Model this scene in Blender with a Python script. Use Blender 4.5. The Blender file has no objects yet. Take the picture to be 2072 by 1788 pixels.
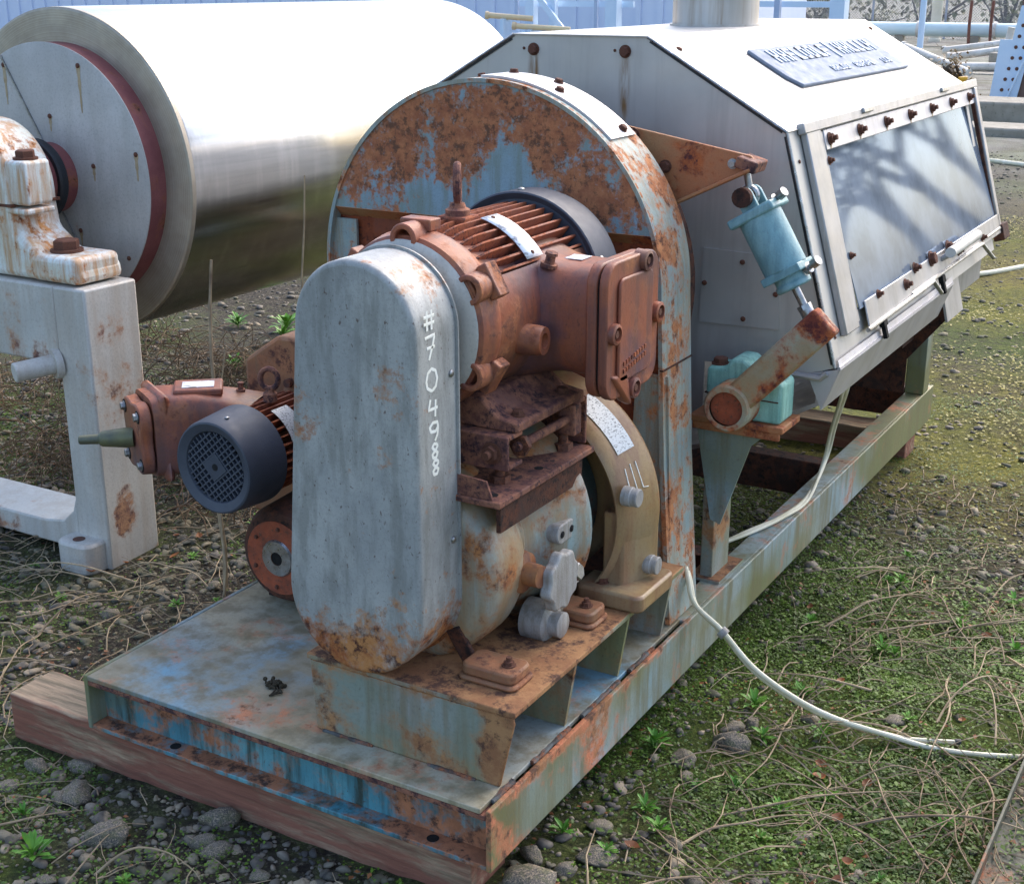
import bpy, math, random
import numpy as np
from mathutils import Vector, Matrix, Quaternion, noise as mnoise
rnd = random.Random(7)
sc = bpy.context.scene
col = sc.collection
R_ = math.radians

# ------------------------------------------------------------------ camera
cam_d = bpy.data.cameras.new('camera')
cam = bpy.data.objects.new('camera', cam_d)
col.objects.link(cam)
sc.camera = cam
CAM = Vector((1.1865, -1.9518, 1.5291))
yaw, pit = 0.5278, 0.3246
cam.location = CAM
cam.rotation_euler = (math.pi / 2 - pit, 0, yaw)
cam_d.sensor_fit = 'HORIZONTAL'
cam_d.sensor_width = 36
cam_d.lens = 36 * 2759.6 / 2072
cam_d.clip_start = 0.05
cam_d.clip_end = 2000

# ------------------------------------------------------------------ sky, sun, exposure
SUN_EL, SUN_AZ = R_(44), R_(8)      # azimuth of the sun's place, measured from +Y towards +X
world = bpy.data.worlds.new('World')
sc.world = world
world.use_nodes = True
wn = world.node_tree
wn.nodes.clear()
sky = wn.nodes.new('ShaderNodeTexSky')
sky.sky_type = 'NISHITA'
sky.sun_disc = False
sky.sun_elevation = SUN_EL
sky.sun_rotation = SUN_AZ
sky.altitude = 50
sky.air_density = 1.0
sky.dust_density = 3.6
sky.ozone_density = 1.3
bg = wn.nodes.new('ShaderNodeBackground')
bg.inputs['Strength'].default_value = 0.15
wo = wn.nodes.new('ShaderNodeOutputWorld')
wn.links.new(sky.outputs[0], bg.inputs[0])
wn.links.new(bg.outputs[0], wo.inputs[0])
sd = bpy.data.lights.new('sun', 'SUN')
sd.energy = 0.55
sd.angle = R_(60)
sd.color = (1.0, 0.97, 0.93)
sun = bpy.data.objects.new('sun', sd)
col.objects.link(sun)
sdir = Vector((math.sin(SUN_AZ) * math.cos(SUN_EL), math.cos(SUN_AZ) * math.cos(SUN_EL), math.sin(SUN_EL)))
sun.rotation_euler = sdir.to_track_quat('Z', 'Y').to_euler()
sun.location = sdir * 30
vs = sc.view_settings
vs.view_transform = 'Standard'
vs.look = 'None'
vs.exposure = 1.5
vs.gamma = 1.0
vs.use_curve_mapping = False

# ------------------------------------------------------------------ node helpers and materials
def S(r, g, b):
    f = lambda c: (c / 255 / 12.92) if c / 255 <= 0.04045 else ((c / 255 + 0.055) / 1.055) ** 2.4
    v = (f(r), f(g), f(b))
    m = 0.2126 * v[0] + 0.7152 * v[1] + 0.0722 * v[2]
    return tuple(min(1.0, max(0.001, m + (q - m) * 1.06)) for q in v) + (1.0,)

class NT:
    def __init__(s, name):
        s.m = bpy.data.materials.new(name)
        s.m.use_nodes = True
        s.t = s.m.node_tree
        s.t.nodes.clear()
        s.out = s.t.nodes.new('ShaderNodeOutputMaterial')
        s.p = s.t.nodes.new('ShaderNodeBsdfPrincipled')
        s.t.links.new(s.p.outputs[0], s.out.inputs[0])
        s._c = None
    def n(s, typ, **k):
        nd = s.t.nodes.new(typ)
        for a, v in k.items():
            setattr(nd, a, v)
        return nd
    def l(s, a, b):
        s.t.links.new(a, b)
    def put(s, v, sock):
        if isinstance(v, (int, float)):
            sock.default_value = v
        elif isinstance(v, tuple):
            sock.default_value = v
        else:
            s.l(v, sock)
    def coord(s):
        if s._c is None:
            s._c = s.n('ShaderNodeTexCoord').outputs['Object']
        return s._c
    def noise(s, scale, detail=6, rough=0.6, stretch=None, off=(0, 0, 0), dist=0.0):
        v = s.coord()
        if stretch or any(off):
            mp = s.n('ShaderNodeMapping')
            s.l(v, mp.inputs[0])
            mp.inputs['Location'].default_value = off
            if stretch:
                mp.inputs['Scale'].default_value = stretch
            v = mp.outputs[0]
        t = s.n('ShaderNodeTexNoise')
        s.l(v, t.inputs['Vector'])
        t.inputs['Scale'].default_value = scale
        t.inputs['Detail'].default_value = detail
        t.inputs['Roughness'].default_value = rough
        t.inputs['Distortion'].default_value = dist
        return t.outputs['Fac']
    def math(s, op, a, b=0.0, c=0.0, clamp=False):
        m = s.n('ShaderNodeMath', operation=op, use_clamp=clamp)
        s.put(a, m.inputs[0])
        s.put(b, m.inputs[1])
        if op in ('MULTIPLY_ADD',):
            s.put(c, m.inputs[2])
        return m.outputs[0]
    def rng(s, v, a, b, c=0.0, d=1.0, smooth=False):
        m = s.n('ShaderNodeMapRange')
        m.interpolation_type = 'SMOOTHSTEP' if smooth else 'LINEAR'
        s.put(v, m.inputs[0])
        for i, q in enumerate((a, b, c, d)):
            m.inputs[i + 1].default_value = q
        return m.outputs[0]
    def mix(s, f, a, b):
        m = s.n('ShaderNodeMix', data_type='RGBA')
        s.put(f, m.inputs[0])
        s.put(a, m.inputs[6])
        s.put(b, m.inputs[7])
        return m.outputs[2]
    def axis(s, i):
        x = s.n('ShaderNodeSeparateXYZ')
        s.l(s.coord(), x.inputs[0])
        return x.outputs[i]
    def up(s):
        g = s.n('ShaderNodeNewGeometry')
        x = s.n('ShaderNodeSeparateXYZ')
        s.l(g.outputs['Normal'], x.inputs[0])
        return x.outputs[2]
    def blob(s, c, r):
        mp = s.n('ShaderNodeMapping', vector_type='POINT')
        s.l(s.coord(), mp.inputs[0])
        mp.inputs['Scale'].default_value = tuple(1 / q for q in r)
        mp.inputs['Location'].default_value = tuple(-a / b for a, b in zip(c, r))
        ln = s.n('ShaderNodeVectorMath', operation='LENGTH')
        s.l(mp.outputs[0], ln.inputs[0])
        return s.rng(ln.outputs['Value'], 0.35, 1.0, 1.0, 0.0, True)
    def bump(s, h, strength=0.3, dist=0.004):
        b = s.n('ShaderNodeBump')
        b.inputs['Strength'].default_value = strength
        b.inputs['Distance'].default_value = dist
        s.l(h, b.inputs['Height'])
        s.l(b.outputs[0], s.p.inputs['Normal'])
    def set(s, **k):
        nm = dict(col='Base Color', rough='Roughness', metal='Metallic', spec='Specular IOR Level', alpha='Alpha',
                  trans='Transmission Weight', ior='IOR', coat='Coat Weight')
        for a, v in k.items():
            s.put(v, s.p.inputs[nm[a]])
        return s.m

RUST_D, RUST_M, RUST_O = S(58, 36, 32), S(112, 68, 50), S(158, 100, 68)

def weathered(name, paint, paint2, cover=0.45, scale=7.0, rust=(RUST_D, RUST_M, RUST_O), zgrad=None, blobs=(), uprust=0.0,
              dirt=None, dirt_amt=0.4, streak=0.25, rough=0.55, flake=0.6, softness=0.05, spots=0.0, pvar=None, metal=0.0, off=(0, 0, 0), updirt=None, fine=0.22, pvar2=None, dstretch=0.22):
    """peeling, stained paint over rusted steel; cover = share of rust"""
    t = NT(name)
    a = t.noise(scale, 9, 0.68, off=off, dist=0.25)
    b = t.noise(scale * 6, 5, 0.7, off=off)
    st = t.noise(scale * 1.6, 5, 0.6, stretch=(2.4, 2.4, 0.16), off=off)
    m = t.math('MULTIPLY_ADD', b, fine, a)
    m = t.math('MULTIPLY_ADD', st, streak, m)
    if zgrad:
        z0, z1, amt = zgrad
        m = t.math('ADD', m, t.rng(t.axis(2), z0, z1, amt, 0.0, True))
    for c, r, amt in blobs:
        m = t.math('MULTIPLY_ADD', t.blob(c, r), amt, m)
    if uprust:
        m = t.math('MULTIPLY_ADD', t.rng(t.up(), 0.3, 1.0), uprust, m)
    th = 0.50 + 0.5 * fine + 0.5 * streak + 0.28 * (0.5 - cover) * 2
    mask = t.rng(m, th - softness, th + softness, 0, 1, True)
    edge = t.rng(m, th - 0.10, th - 0.01, 0, 1, True)
    c1 = t.noise(scale * 0.8, 4, 0.6, off=(3, 1, 7))
    base = t.mix(t.rng(c1, 0.42, 0.58), paint, paint2)
    if pvar:
        pc, pa = pvar
        base = t.mix(t.math('MULTIPLY', t.rng(t.noise(scale * 0.45, 3, 0.5, off=(9, 4, 2)), 0.45, 0.62), pa), base, pc)
    if pvar2:
        base = t.mix(t.math('MULTIPLY', t.rng(t.noise(scale * 0.7, 5, 0.6, off=(1, 9, 5)), 0.47, 0.62), pvar2[1]), base, pvar2[0])
    if dirt:
        ds = t.noise(scale * 2.2, 6, 0.65, stretch=(2.2, 2.2, dstretch), off=(1, 5, 2))
        base = t.mix(t.math('MULTIPLY', t.rng(ds, 0.44, 0.62), dirt_amt), base, dirt)
    if updirt:
        base = t.mix(t.math('MULTIPLY', t.rng(t.up(), 0.4, 1.0), t.rng(t.noise(scale * 1.3, 5, 0.6, off=(2, 2, 2)), 0.3, 0.6, 0, updirt[1])), base, updirt[0])
    gr_ = t.noise(scale * 32, 4, 0.75, off=(6, 6, 1))
    base = t.mix(t.rng(gr_, 0.5, 0.66, 0.0, 0.30), base, tuple(q * 0.45 for q in paint2[:3]) + (1.0,))
    if spots:
        sp = t.noise(scale * 16, 3, 0.6, stretch=(1.3, 1.3, 0.8))
        base = t.mix(t.math('MULTIPLY', t.rng(sp, 0.63, 0.72), spots), base, rust[0])
    rc = t.mix(t.rng(t.noise(scale * 2.7, 6, 0.75, off=(4, 4, 4)), 0.42, 0.58), rust[1], rust[2])
    rc = t.mix(t.rng(t.noise(scale * 4.6, 6, 0.75, off=(8, 1, 3)), 0.5, 0.60), rc, rust[0])
    base = t.mix(t.math('MULTIPLY', edge, 0.35), base, rust[2])
    colr = t.mix(mask, base, rc)
    rg = t.math('MULTIPLY_ADD', mask, 0.88 - rough, rough)
    rg = t.math('MULTIPLY_ADD', t.noise(scale * 3, 4, 0.6), 0.25, t.math('ADD', rg, -0.12))
    h = t.math('MULTIPLY_ADD', mask, -flake, t.math('MULTIPLY', t.noise(scale * 11, 5, 0.7), 0.55))
    h = t.math('MULTIPLY_ADD', t.math('MULTIPLY', mask, t.noise(scale * 20, 4, 0.75)), 0.8, h)
    t.bump(h, 0.55, 0.0035)
    t.set(col=colr, rough=rg, metal=metal)
    return t.m

def plain(name, c1, c2, scale=10, rough=0.6, metal=0.0, bump=0.2, rvar=0.15, stretch=None, spots=None, dist=0.003):
    t = NT(name)
    n = t.noise(scale, 7, 0.65, stretch=stretch)
    c = t.mix(t.rng(n, 0.32, 0.68), c1, c2)
    if spots:
        c = t.mix(t.rng(t.noise(scale * 5, 4, 0.6, off=(5, 2, 1)), 0.58, 0.68, 0, spots[1]), c, spots[0])
    t.bump(t.noise(scale * 7, 5, 0.7), bump, dist)
    t.set(col=c, rough=t.rng(t.noise(scale * 2.3, 4, 0.6), 0.3, 0.7, rough - rvar, rough + rvar), metal=metal)
    return t.m

M = {}
GREY, BLUE = S(134, 150, 158), S(92, 142, 172)
M['deck'] = weathered('deck_paint', S(178, 168, 144), S(164, 162, 146), cover=0.26, scale=3.6, pvar=(S(104, 158, 186), 0.9), pvar2=(S(150, 134, 100), 0.8), dirt=S(112, 102, 76), dirt_amt=0.75, fine=0.4,
                      rust=(S(96, 72, 56), S(156, 112, 84), S(190, 130, 98)), streak=0.0, rough=0.5, spots=0.35)
M['skid'] = weathered('skid_paint', S(152, 166, 170), S(136, 156, 160), cover=0.22, scale=4.0, pvar=(S(112, 114, 72), 0.95), pvar2=(S(128, 126, 88), 0.7), dirt=S(112, 106, 76), dirt_amt=0.8,
                      blobs=[((0, 0.25, -0.05), (0.1, 0.5, 0.2), 0.10), ((0, 0.3, 0.0), (0.1, 1.0, 0.03), 0.10)], streak=0.2, spots=0.3, uprust=0.05, fine=0.35, rust=(S(92, 66, 52), S(150, 108, 76), S(196, 124, 92)))
M['skid_blue'] = weathered('channel_paint', S(84, 142, 156), S(108, 160, 168), cover=0.35, scale=5.0, pvar=(S(62, 106, 122), 0.85), dirt=S(52, 58, 48), dirt_amt=0.95, fine=0.4, pvar2=(S(112, 112, 84), 0.6),
                           streak=0.15, spots=0.9, uprust=0.10, rust=(S(76, 52, 42), S(146, 98, 72), S(176, 118, 86)))
M['bracket'] = weathered('bracket_paint', S(150, 152, 148), S(132, 142, 132), cover=0.36, scale=4.0, pvar=(S(128, 130, 80), 0.8), dirt=S(112, 96, 62), dirt_amt=0.6,
                         blobs=[((0.0, 0.1, 0.1), (0.12, 0.3, 0.2), 0.26), ((-0.25, 0.1, 0.19), (0.4, 0.4, 0.06), 0.14)], streak=0.2, uprust=0.26, spots=0.4, rust=(S(82, 56, 44), S(140, 98, 68), S(166, 124, 86)))
M['guard'] = weathered('guard_paint', S(172, 172, 168), S(156, 157, 155), cover=0.17, scale=5.5, dirt=S(108, 108, 102), dirt_amt=0.5, fine=0.55, zgrad=(0.19, 0.42, 0.30), dstretch=0.5, softness=0.10,
                       blobs=[((-0.2, 0.13, 0.99), (0.14, 0.1, 0.07), 0.12)], streak=0.12, rough=0.42, spots=0.75, flake=0.25,
                       rust=(S(74, 40, 28), S(146, 84, 48), S(182, 126, 78)))
M['gear'] = weathered('gearbox_paint', S(156, 174, 174), S(150, 162, 154), cover=0.38, scale=5.0, pvar=(S(166, 130, 84), 1.0), dirt=S(146, 118, 82), dirt_amt=0.65,
                      streak=0.25, rough=0.34, spots=0.3, flake=0.4, uprust=0.05, pvar2=(S(96, 122, 124), 0.75), rust=(S(84, 52, 40), S(132, 84, 56), S(166, 112, 70)))
M['ring'] = weathered('gearbox_tan', S(180, 124, 86), S(166, 116, 82), cover=0.18, scale=4.0, pvar=(S(152, 142, 100), 0.55), dirt=S(132, 98, 76), dirt_amt=0.7, pvar2=(S(140, 140, 126), 0.4),
                      streak=0.2, rough=0.34, flake=0.2, uprust=0.08)
M['motor'] = weathered('motor_primer', S(152, 88, 62), S(136, 80, 62), cover=0.30, scale=5.0, pvar=(S(144, 112, 72), 0.75), pvar2=(S(92, 70, 80), 0.95), dirt=S(92, 66, 64), dirt_amt=0.65,
                       streak=0.15, rough=0.5, spots=0.5, flake=0.2, rust=(S(74, 46, 42), S(124, 76, 58), S(176, 114, 78)))
M['fin'] = weathered('fin_rust', S(148, 86, 60), S(136, 76, 56), cover=0.5, scale=9.0, dirt=S(110, 70, 62), dirt_amt=0.6, streak=0.0, rough=0.65, flake=0.2,
                     rust=(S(70, 38, 36), S(124, 66, 48), S(168, 98, 64)))
M['rusty'] = weathered('heavy_rust', S(122, 82, 70), S(104, 72, 70), cover=0.66, scale=9.0, streak=0.1, rough=0.7, flake=0.5,
                       rust=(S(60, 40, 44), S(102, 66, 60), S(150, 102, 80)), pvar2=(S(84, 62, 66), 0.7))
M['darkrust'] = weathered('dark_rust', S(62, 40, 34), S(50, 34, 30), cover=0.6, scale=9.0, streak=0.2, rough=0.8, flake=0.5,
                          rust=(S(32, 20, 18), S(60, 36, 28), S(90, 52, 36)))
M['redpanel'] = weathered('arch_lower_paint', S(124, 66, 44), S(112, 60, 46), cover=0.5, scale=6.0, streak=0.2, rough=0.8, flake=0.3,
                          rust=(S(70, 34, 26), S(122, 60, 36), S(146, 76, 44)))
M['arch'] = weathered('arch_paint', S(140, 160, 172), S(132, 150, 152), cover=0.42, scale=10.0, dirt=S(120, 126, 108), dirt_amt=0.5, streak=0.22, rough=0.5, flake=0.9, fine=0.75,
                      blobs=[((-0.60, 0.92, 1.19), (0.42, 0.2, 0.17), 0.15), ((-0.90, 0.92, 1.07), (0.2, 0.2, 0.12), 0.12), ((-0.24, 0.92, 1.09), (0.2, 0.2, 0.18), 0.10), ((-0.57, 0.92, 1.325), (0.5, 0.2, 0.04), -0.25),
                             ((-0.50, 0.92, 1.06), (0.09, 0.3, 0.13), -0.5), ((-0.78, 0.92, 1.02), (0.2, 0.3, 0.06), -0.16)],
                      rust=(S(106, 72, 54), S(156, 96, 68), S(182, 118, 82)), spots=0.4, softness=0.08)
M['rim'] = weathered('rim_paint', S(158, 168, 160), S(142, 158, 158), cover=0.42, scale=8.0, dirt=S(146, 124, 92), dirt_amt=0.6, streak=0.3, rough=0.55, flake=0.8, fine=0.4,
                     rust=(S(96, 60, 44), S(164, 104, 70), S(192, 132, 90)), spots=0.5)
M['gusset'] = weathered('gusset_paint', S(168, 128, 92), S(172, 112, 76), cover=0.40, scale=9.0, streak=0.1, rough=0.6, flake=0.8,
                        rust=(S(84, 46, 46), S(132, 74, 50), S(178, 102, 62)), spots=0.3)
M['lever'] = weathered('lever_paint', S(166, 166, 148), S(160, 140, 108), cover=0.52, scale=6.5, streak=0.1, rough=0.5, flake=0.6, rust=(S(88, 42, 40), S(120, 60, 46), S(186, 104, 60)))
M['teal'] = weathered('teal_paint', S(138, 174, 178), S(122, 160, 166), cover=0.10, scale=9.0, dirt=S(84, 120, 128), dirt_amt=0.5, streak=0.1, rough=0.42, flake=0.15, spots=0.2)
M['mint'] = weathered('mint_paint', S(158, 204, 190), S(134, 184, 172), cover=0.14, scale=9.0, dirt=S(96, 140, 128), dirt_amt=0.6, streak=0.1, rough=0.5, flake=0.4, spots=0.4)
M['orange'] = plain('orange_rust', S(164, 84, 56), S(112, 62, 46), 24, 0.8, bump=0.5, spots=(S(70, 60, 48), 0.8))
M['whitepaint'] = weathered('stand_paint', S(200, 197, 190), S(188, 186, 180), cover=0.20, scale=4.0, dirt=S(172, 160, 146), dirt_amt=0.5, streak=0.35, rough=0.42, flake=0.5,
                            blobs=[((-1.944, 0.95, -0.08), (0.12, 0.08, 0.13), 0.30), ((-1.944, 0.96, 0.53), (0.1, 0.09, 0.09), 0.12)], rust=(S(92, 66, 62), S(126, 92, 82), S(178, 136, 104)), fine=0.35)
M['bearing'] = weathered('bearing_paint', S(226, 230, 228), S(216, 214, 200), cover=0.30, scale=7.0, dirt=S(190, 146, 104), dirt_amt=0.9, streak=0.5, fine=0.35, rough=0.42, flake=0.5, uprust=0.0,
                         rust=(S(112, 66, 44), S(170, 104, 64), S(206, 150, 100)))
M['maroon'] = weathered('maroon_paint', S(140, 84, 82), S(124, 70, 70), cover=0.25, scale=8.0, streak=0.1, rough=0.6, flake=0.2)
M['black'] = plain('black_plastic', S(70, 75, 86), S(60, 65, 76), 14, 0.55, bump=0.12, rvar=0.08)
M['hollow_gasket_black'] = plain('painted_hollow_gasket_black', S(16, 16, 18), S(10, 10, 12), 10, 0.9)  # near-black painted as shade in hollows; also the gasket colour
M['rubber'] = plain('black_rubber', S(40, 42, 46), S(30, 32, 36), 20, 0.5)
M['knob'] = weathered('grey_knob_plastic', S(164, 162, 158), S(150, 148, 146), cover=0.06, scale=14, dirt=S(112, 102, 88), dirt_amt=0.55, streak=0.1, rough=0.55, flake=0.1, spots=0.3)
M['zinc'] = plain('zinc_plated_steel', S(176, 178, 182), S(140, 138, 134), 40, 0.35, metal=0.9, bump=0.2)
M['brass'] = plain('brass_fitting', S(206, 196, 160), S(176, 160, 120), 40, 0.3, metal=0.9)
M['boltrust'] = weathered('bolt_rust', S(92, 62, 52), S(78, 52, 46), cover=0.5, scale=30, streak=0, rough=0.7, flake=0.3, rust=(S(48, 32, 30), S(88, 54, 42), S(130, 80, 56)))
M['weld'] = weathered('weld_grime', S(66, 60, 56), S(92, 96, 96), cover=0.4, scale=20, streak=0, rough=0.8)
M['hole_latch_black'] = plain('painted_hole_latch_black', S(14, 11, 10), S(8, 7, 7), 30, 0.95)  # near-black painted as shade in bored openings; also the latch colour
M['chalk'] = plain('paint_marker', S(246, 246, 240), S(240, 238, 224), 60, 0.7)
M['hose'] = plain('cream_hose', S(226, 222, 204), S(206, 200, 170), 12, 0.5, bump=0.05)
M['shaft'] = plain('olive_greased_shaft', S(116, 116, 84), S(88, 92, 82), 20, 0.5, metal=0.3)
M['wood'] = None

def stainless(name, c1, c2, rough=0.3, scale=6.0, stretch=(1, 1, 1), stains=(), rv=0.10, bump=0.05, streak=None, met=1.0, radial=False):
    t = NT(name)
    n = t.noise(scale, 6, 0.6, stretch=stretch)
    if radial:      # lathe-turned rings about the roller axis
        mp = t.n('ShaderNodeMapping')
        t.l(t.coord(), mp.inputs[0])
        mp.inputs['Location'].default_value = (2.455, 0, -0.914)
        mp.inputs['Scale'].default_value = (1, 0, 1)
        ln = t.n('ShaderNodeVectorMath', operation='LENGTH')
        t.l(mp.outputs[0], ln.inputs[0])
        nz_ = t.n('ShaderNodeTexNoise', noise_dimensions='1D')
        t.l(t.math('MULTIPLY', ln.outputs['Value'], 90.0), nz_.inputs['W'])
        nz_.inputs['Detail'].default_value = 5
        n = t.math('MULTIPLY_ADD', n, 0.4, t.math('MULTIPLY', nz_.outputs['Fac'], 0.6))
    c = t.mix(t.rng(n, 0.3, 0.7), c1, c2)
    if streak:
        sn = t.noise(9, 6, 0.65, stretch=(2.5, 2.5, 0.15), off=(2, 8, 1))
        c = t.mix(t.math('MULTIPLY', t.rng(sn, 0.5, 0.75), streak[1]), c, streak[0])
    r = t.rng(t.noise(scale * 2.2, 6, 0.65, stretch=stretch, off=(3, 3, 3)), 0.3, 0.7, rough - rv, rough + rv)
    metal = met
    for (cc, rr, amt) in stains:
        f = t.math('MULTIPLY', t.blob(cc, rr), amt)
        f = t.math('MULTIPLY', f, t.rng(t.noise(40, 4, 0.6, stretch=(1.6, 1.6, 0.2)), 0.35, 0.6))
        c = t.mix(f, c, S(128, 96, 60))
        metal = t.math('MULTIPLY_ADD', f, -0.7, metal)
    t.bump(t.noise(scale * 12, 4, 0.6, stretch=stretch), bump, 0.002)
    t.set(col=c, rough=r, metal=metal)
    return t.m

M['hood'] = stainless('hood_stainless', S(196, 193, 188), S(182, 179, 174), 0.48, 5.0, met=0.4, stains=[((-0.694, 1.39, 1.30), (0.022, 0.05, 0.085), 1.0), ((-0.42, 1.39, 1.27), (0.02, 0.05, 0.13), 1.0)],
                      streak=(S(156, 152, 148), 0.5))
M['frame'] = stainless('frame_stainless', S(182, 180, 180), S(162, 160, 158), 0.45, 8.0, met=0.55, streak=(S(124, 122, 118), 0.55))
M['apron'] = stainless('apron_stainless', S(204, 202, 206), S(186, 184, 186), 0.48, 7.0, met=0.6, streak=(S(150, 144, 138), 0.4))
M['roller'] = stainless('polished_roller', S(190, 190, 190), S(172, 172, 172), 0.20, 4.0, stretch=(14, 0.5, 14), rv=0.05, bump=0.04, streak=(S(230, 228, 226), 0.4))
M['rollend'] = stainless('roller_rim_stainless', S(186, 178, 164), S(144, 132, 116), 0.5, 14.0, met=0.6, bump=0.1, radial=True)
M['stack'] = stainless('stack_stainless', S(196, 194, 192), S(168, 162, 154), 0.45, 9.0, stretch=(1.5, 1.5, 0.15), streak=(S(140, 112, 82), 0.85), met=0.5)
M['discpaint'] = weathered('roller_disc_paint', S(182, 180, 176), S(168, 166, 162), cover=0.06, scale=4.0, dirt=S(160, 158, 152), dirt_amt=0.5, streak=0.2, rough=0.42, flake=0.1)
M['stain'] = plain('rust_run_stain', S(176, 162, 136), S(150, 130, 98), 30, 0.7)

# label plates: printed aluminium
def plate_mat(name, base, ink, scale):
    t = NT(name)
    n = t.noise(scale, 3, 0.55, stretch=(1, 1, 2.2))
    c = t.mix(t.rng(n, 0.55, 0.6, 0, 0.8), base, ink)
    t.set(col=c, rough=0.4, metal=0.25)
    return t.m
M['label'] = plate_mat('label_print', S(212, 212, 208), S(110, 108, 104), 190)
M['blank'] = plate_mat('blank_label', S(232, 234, 240), S(150, 150, 150), 40)
M['emboss'] = plain('cast_plate', S(122, 132, 148), S(134, 144, 158), 18, 0.75, metal=0.2)
M['emboss_letter'] = plain('cast_plate_letter', S(186, 194, 206), S(174, 184, 198), 18, 0.75, metal=0.2)

t = NT('weathered_red_timber')
g = t.noise(10, 8, 0.7, stretch=(0.35, 5, 5))
c = t.mix(t.rng(g, 0.35, 0.65), S(150, 100, 82), S(120, 78, 64))
bare = t.rng(t.math('MULTIPLY_ADD', t.up(), 0.16, t.noise(6, 8, 0.7, stretch=(0.4, 2.4, 2.4), off=(1, 2, 3))), 0.50, 0.64)
c = t.mix(bare, c, t.mix(t.rng(g, 0.4, 0.6), S(176, 152, 126), S(116, 104, 84)))
t.bump(g, 0.7, 0.006)
M['wood'] = t.set(col=c, rough=0.82)

t = NT('scuffed_sky_sheen_pane')
sc1 = t.noise(7, 6, 0.6, stretch=(1, 1, 1))
haze = t.rng(sc1, 0.38, 0.62, 0.34, 0.52)  # scuff film; its paleness also paints in the sky's reflection
t.set(col=t.mix(haze, S(226, 232, 236), S(206, 206, 198)), rough=t.rng(t.noise(9, 5, 0.6), 0.3, 0.7, 0.0, 0.10), spec=0.9)
tr = t.n('ShaderNodeBsdfTransparent')
tr.inputs[0].default_value = S(120, 142, 168)
df = t.n('ShaderNodeBsdfDiffuse')
df.inputs[0].default_value = S(170, 184, 202)
gl = t.n('ShaderNodeBsdfGlossy')
gl.inputs['Roughness'].default_value = 0.04
gl.inputs['Color'].default_value = S(196, 216, 246)  # bluish tint put into the gloss to pale the mirrored sky
fr = t.n('ShaderNodeFresnel')
fr.inputs[0].default_value = 1.62
m1 = t.n('ShaderNodeMixShader')
m2 = t.n('ShaderNodeMixShader')
t.l(haze, m1.inputs[0]); t.l(tr.outputs[0], m1.inputs[1]); t.l(df.outputs[0], m1.inputs[2])
t.l(fr.outputs[0], m2.inputs[0]); t.l(m1.outputs[0], m2.inputs[1]); t.l(gl.outputs[0], m2.inputs[2])
t.l(m2.outputs[0], t.out.inputs[0])
M['pane'] = t.m

def leafmat(name, c1, c2, rough=0.55):
    t = NT(name)
    oi = t.n('ShaderNodeObjectInfo')
    n = t.noise(1.6, 3, 0.6)
    n2 = t.noise(23, 2, 0.6)
    c = t.mix(t.rng(t.math('MULTIPLY_ADD', n2, 0.8, n), 0.65, 1.2), c1, c2)
    t.set(col=c, rough=rough, spec=0.3)
    return t.m
M['moss'] = leafmat('ground_cover_leaf', S(44, 68, 24), S(104, 132, 50))
M['mossy'] = leafmat('yellow_moss', S(104, 104, 44), S(158, 144, 64))
M['weed'] = leafmat('weed_leaf', S(70, 116, 44), S(120, 164, 72), 0.45)
M['dead'] = leafmat('dead_leaf', S(104, 64, 42), S(150, 100, 64))
M['twig'] = leafmat('dry_twig', S(116, 98, 80), S(190, 172, 142), 0.75)
M['darktwig'] = leafmat('dark_twig', S(82, 66, 52), S(128, 106, 82), 0.8)
M['shrub'] = leafmat('shrub_leaf', S(78, 84, 44), S(130, 128, 70))
M['shrub2'] = leafmat('brown_shrub_leaf', S(110, 88, 60), S(142, 120, 80))
M['bark'] = plain('bare_bark', S(92, 82, 72), S(66, 58, 52), 12, 0.85, bump=0.4)

t = NT('pebble')
n = t.noise(3.1, 2, 0.5)
n2 = t.noise(21.0, 2, 0.5)
c = t.mix(t.rng(n2, 0.36, 0.64), S(62, 60, 58), S(124, 116, 104))
c = t.mix(t.rng(t.noise(13.0, 1, 0.5, off=(7, 7, 7)), 0.55, 0.62), c, S(150, 136, 116))
c = t.mix(t.rng(t.noise(80, 5, 0.7), 0.52, 0.7, 0, 0.6), c, S(54, 52, 44))
c = t.mix(t.math('MULTIPLY', t.rng(n, 0.45, 0.65), 0.45), c, S(82, 86, 46))
t.bump(t.noise(160, 4, 0.7), 0.3, 0.002)
M['pebble'] = t.set(col=c, rough=0.78)

t = NT('gravel_soil')
n = t.noise(0.55, 5, 0.6, off=(3.2, 1.7, 0))
f = t.noise(24, 8, 0.72)
f2 = t.noise(70, 5, 0.75, off=(1, 1, 1))
c = t.mix(t.rng(f, 0.34, 0.66), S(34, 30, 26), S(74, 68, 58))
c = t.mix(t.rng(f2, 0.52, 0.66), c, S(116, 108, 94))
gm = t.rng(t.math('MULTIPLY_ADD', f, 0.5, n), 0.66, 0.84, 0, 0.85)
c = t.mix(gm, c, t.mix(t.rng(f2, 0.35, 0.65), S(48, 62, 26), S(88, 102, 40)))
ym = t.math('MULTIPLY', t.rng(t.noise(0.5, 4, 0.6, off=(8, 8, 0)), 0.42, 0.58), t.math('MULTIPLY', t.rng(t.axis(1), 1.6, 3.6), t.rng(t.axis(0), -1.3, -0.3)))
ym = t.math('MULTIPLY', ym, t.rng(f, 0.36, 0.6, 0.2, 1.0))
c = t.mix(t.math('MULTIPLY', ym, 0.85), c, t.mix(t.rng(f2, 0.35, 0.65), S(92, 90, 40), S(144, 132, 58)))
far = t.rng(t.axis(1), 9, 16)
c = t.mix(t.math('MULTIPLY', far, 0.6), c, t.mix(t.rng(t.noise(1.4, 6, 0.7), 0.4, 0.6), S(126, 122, 114), S(166, 164, 158)))
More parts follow.
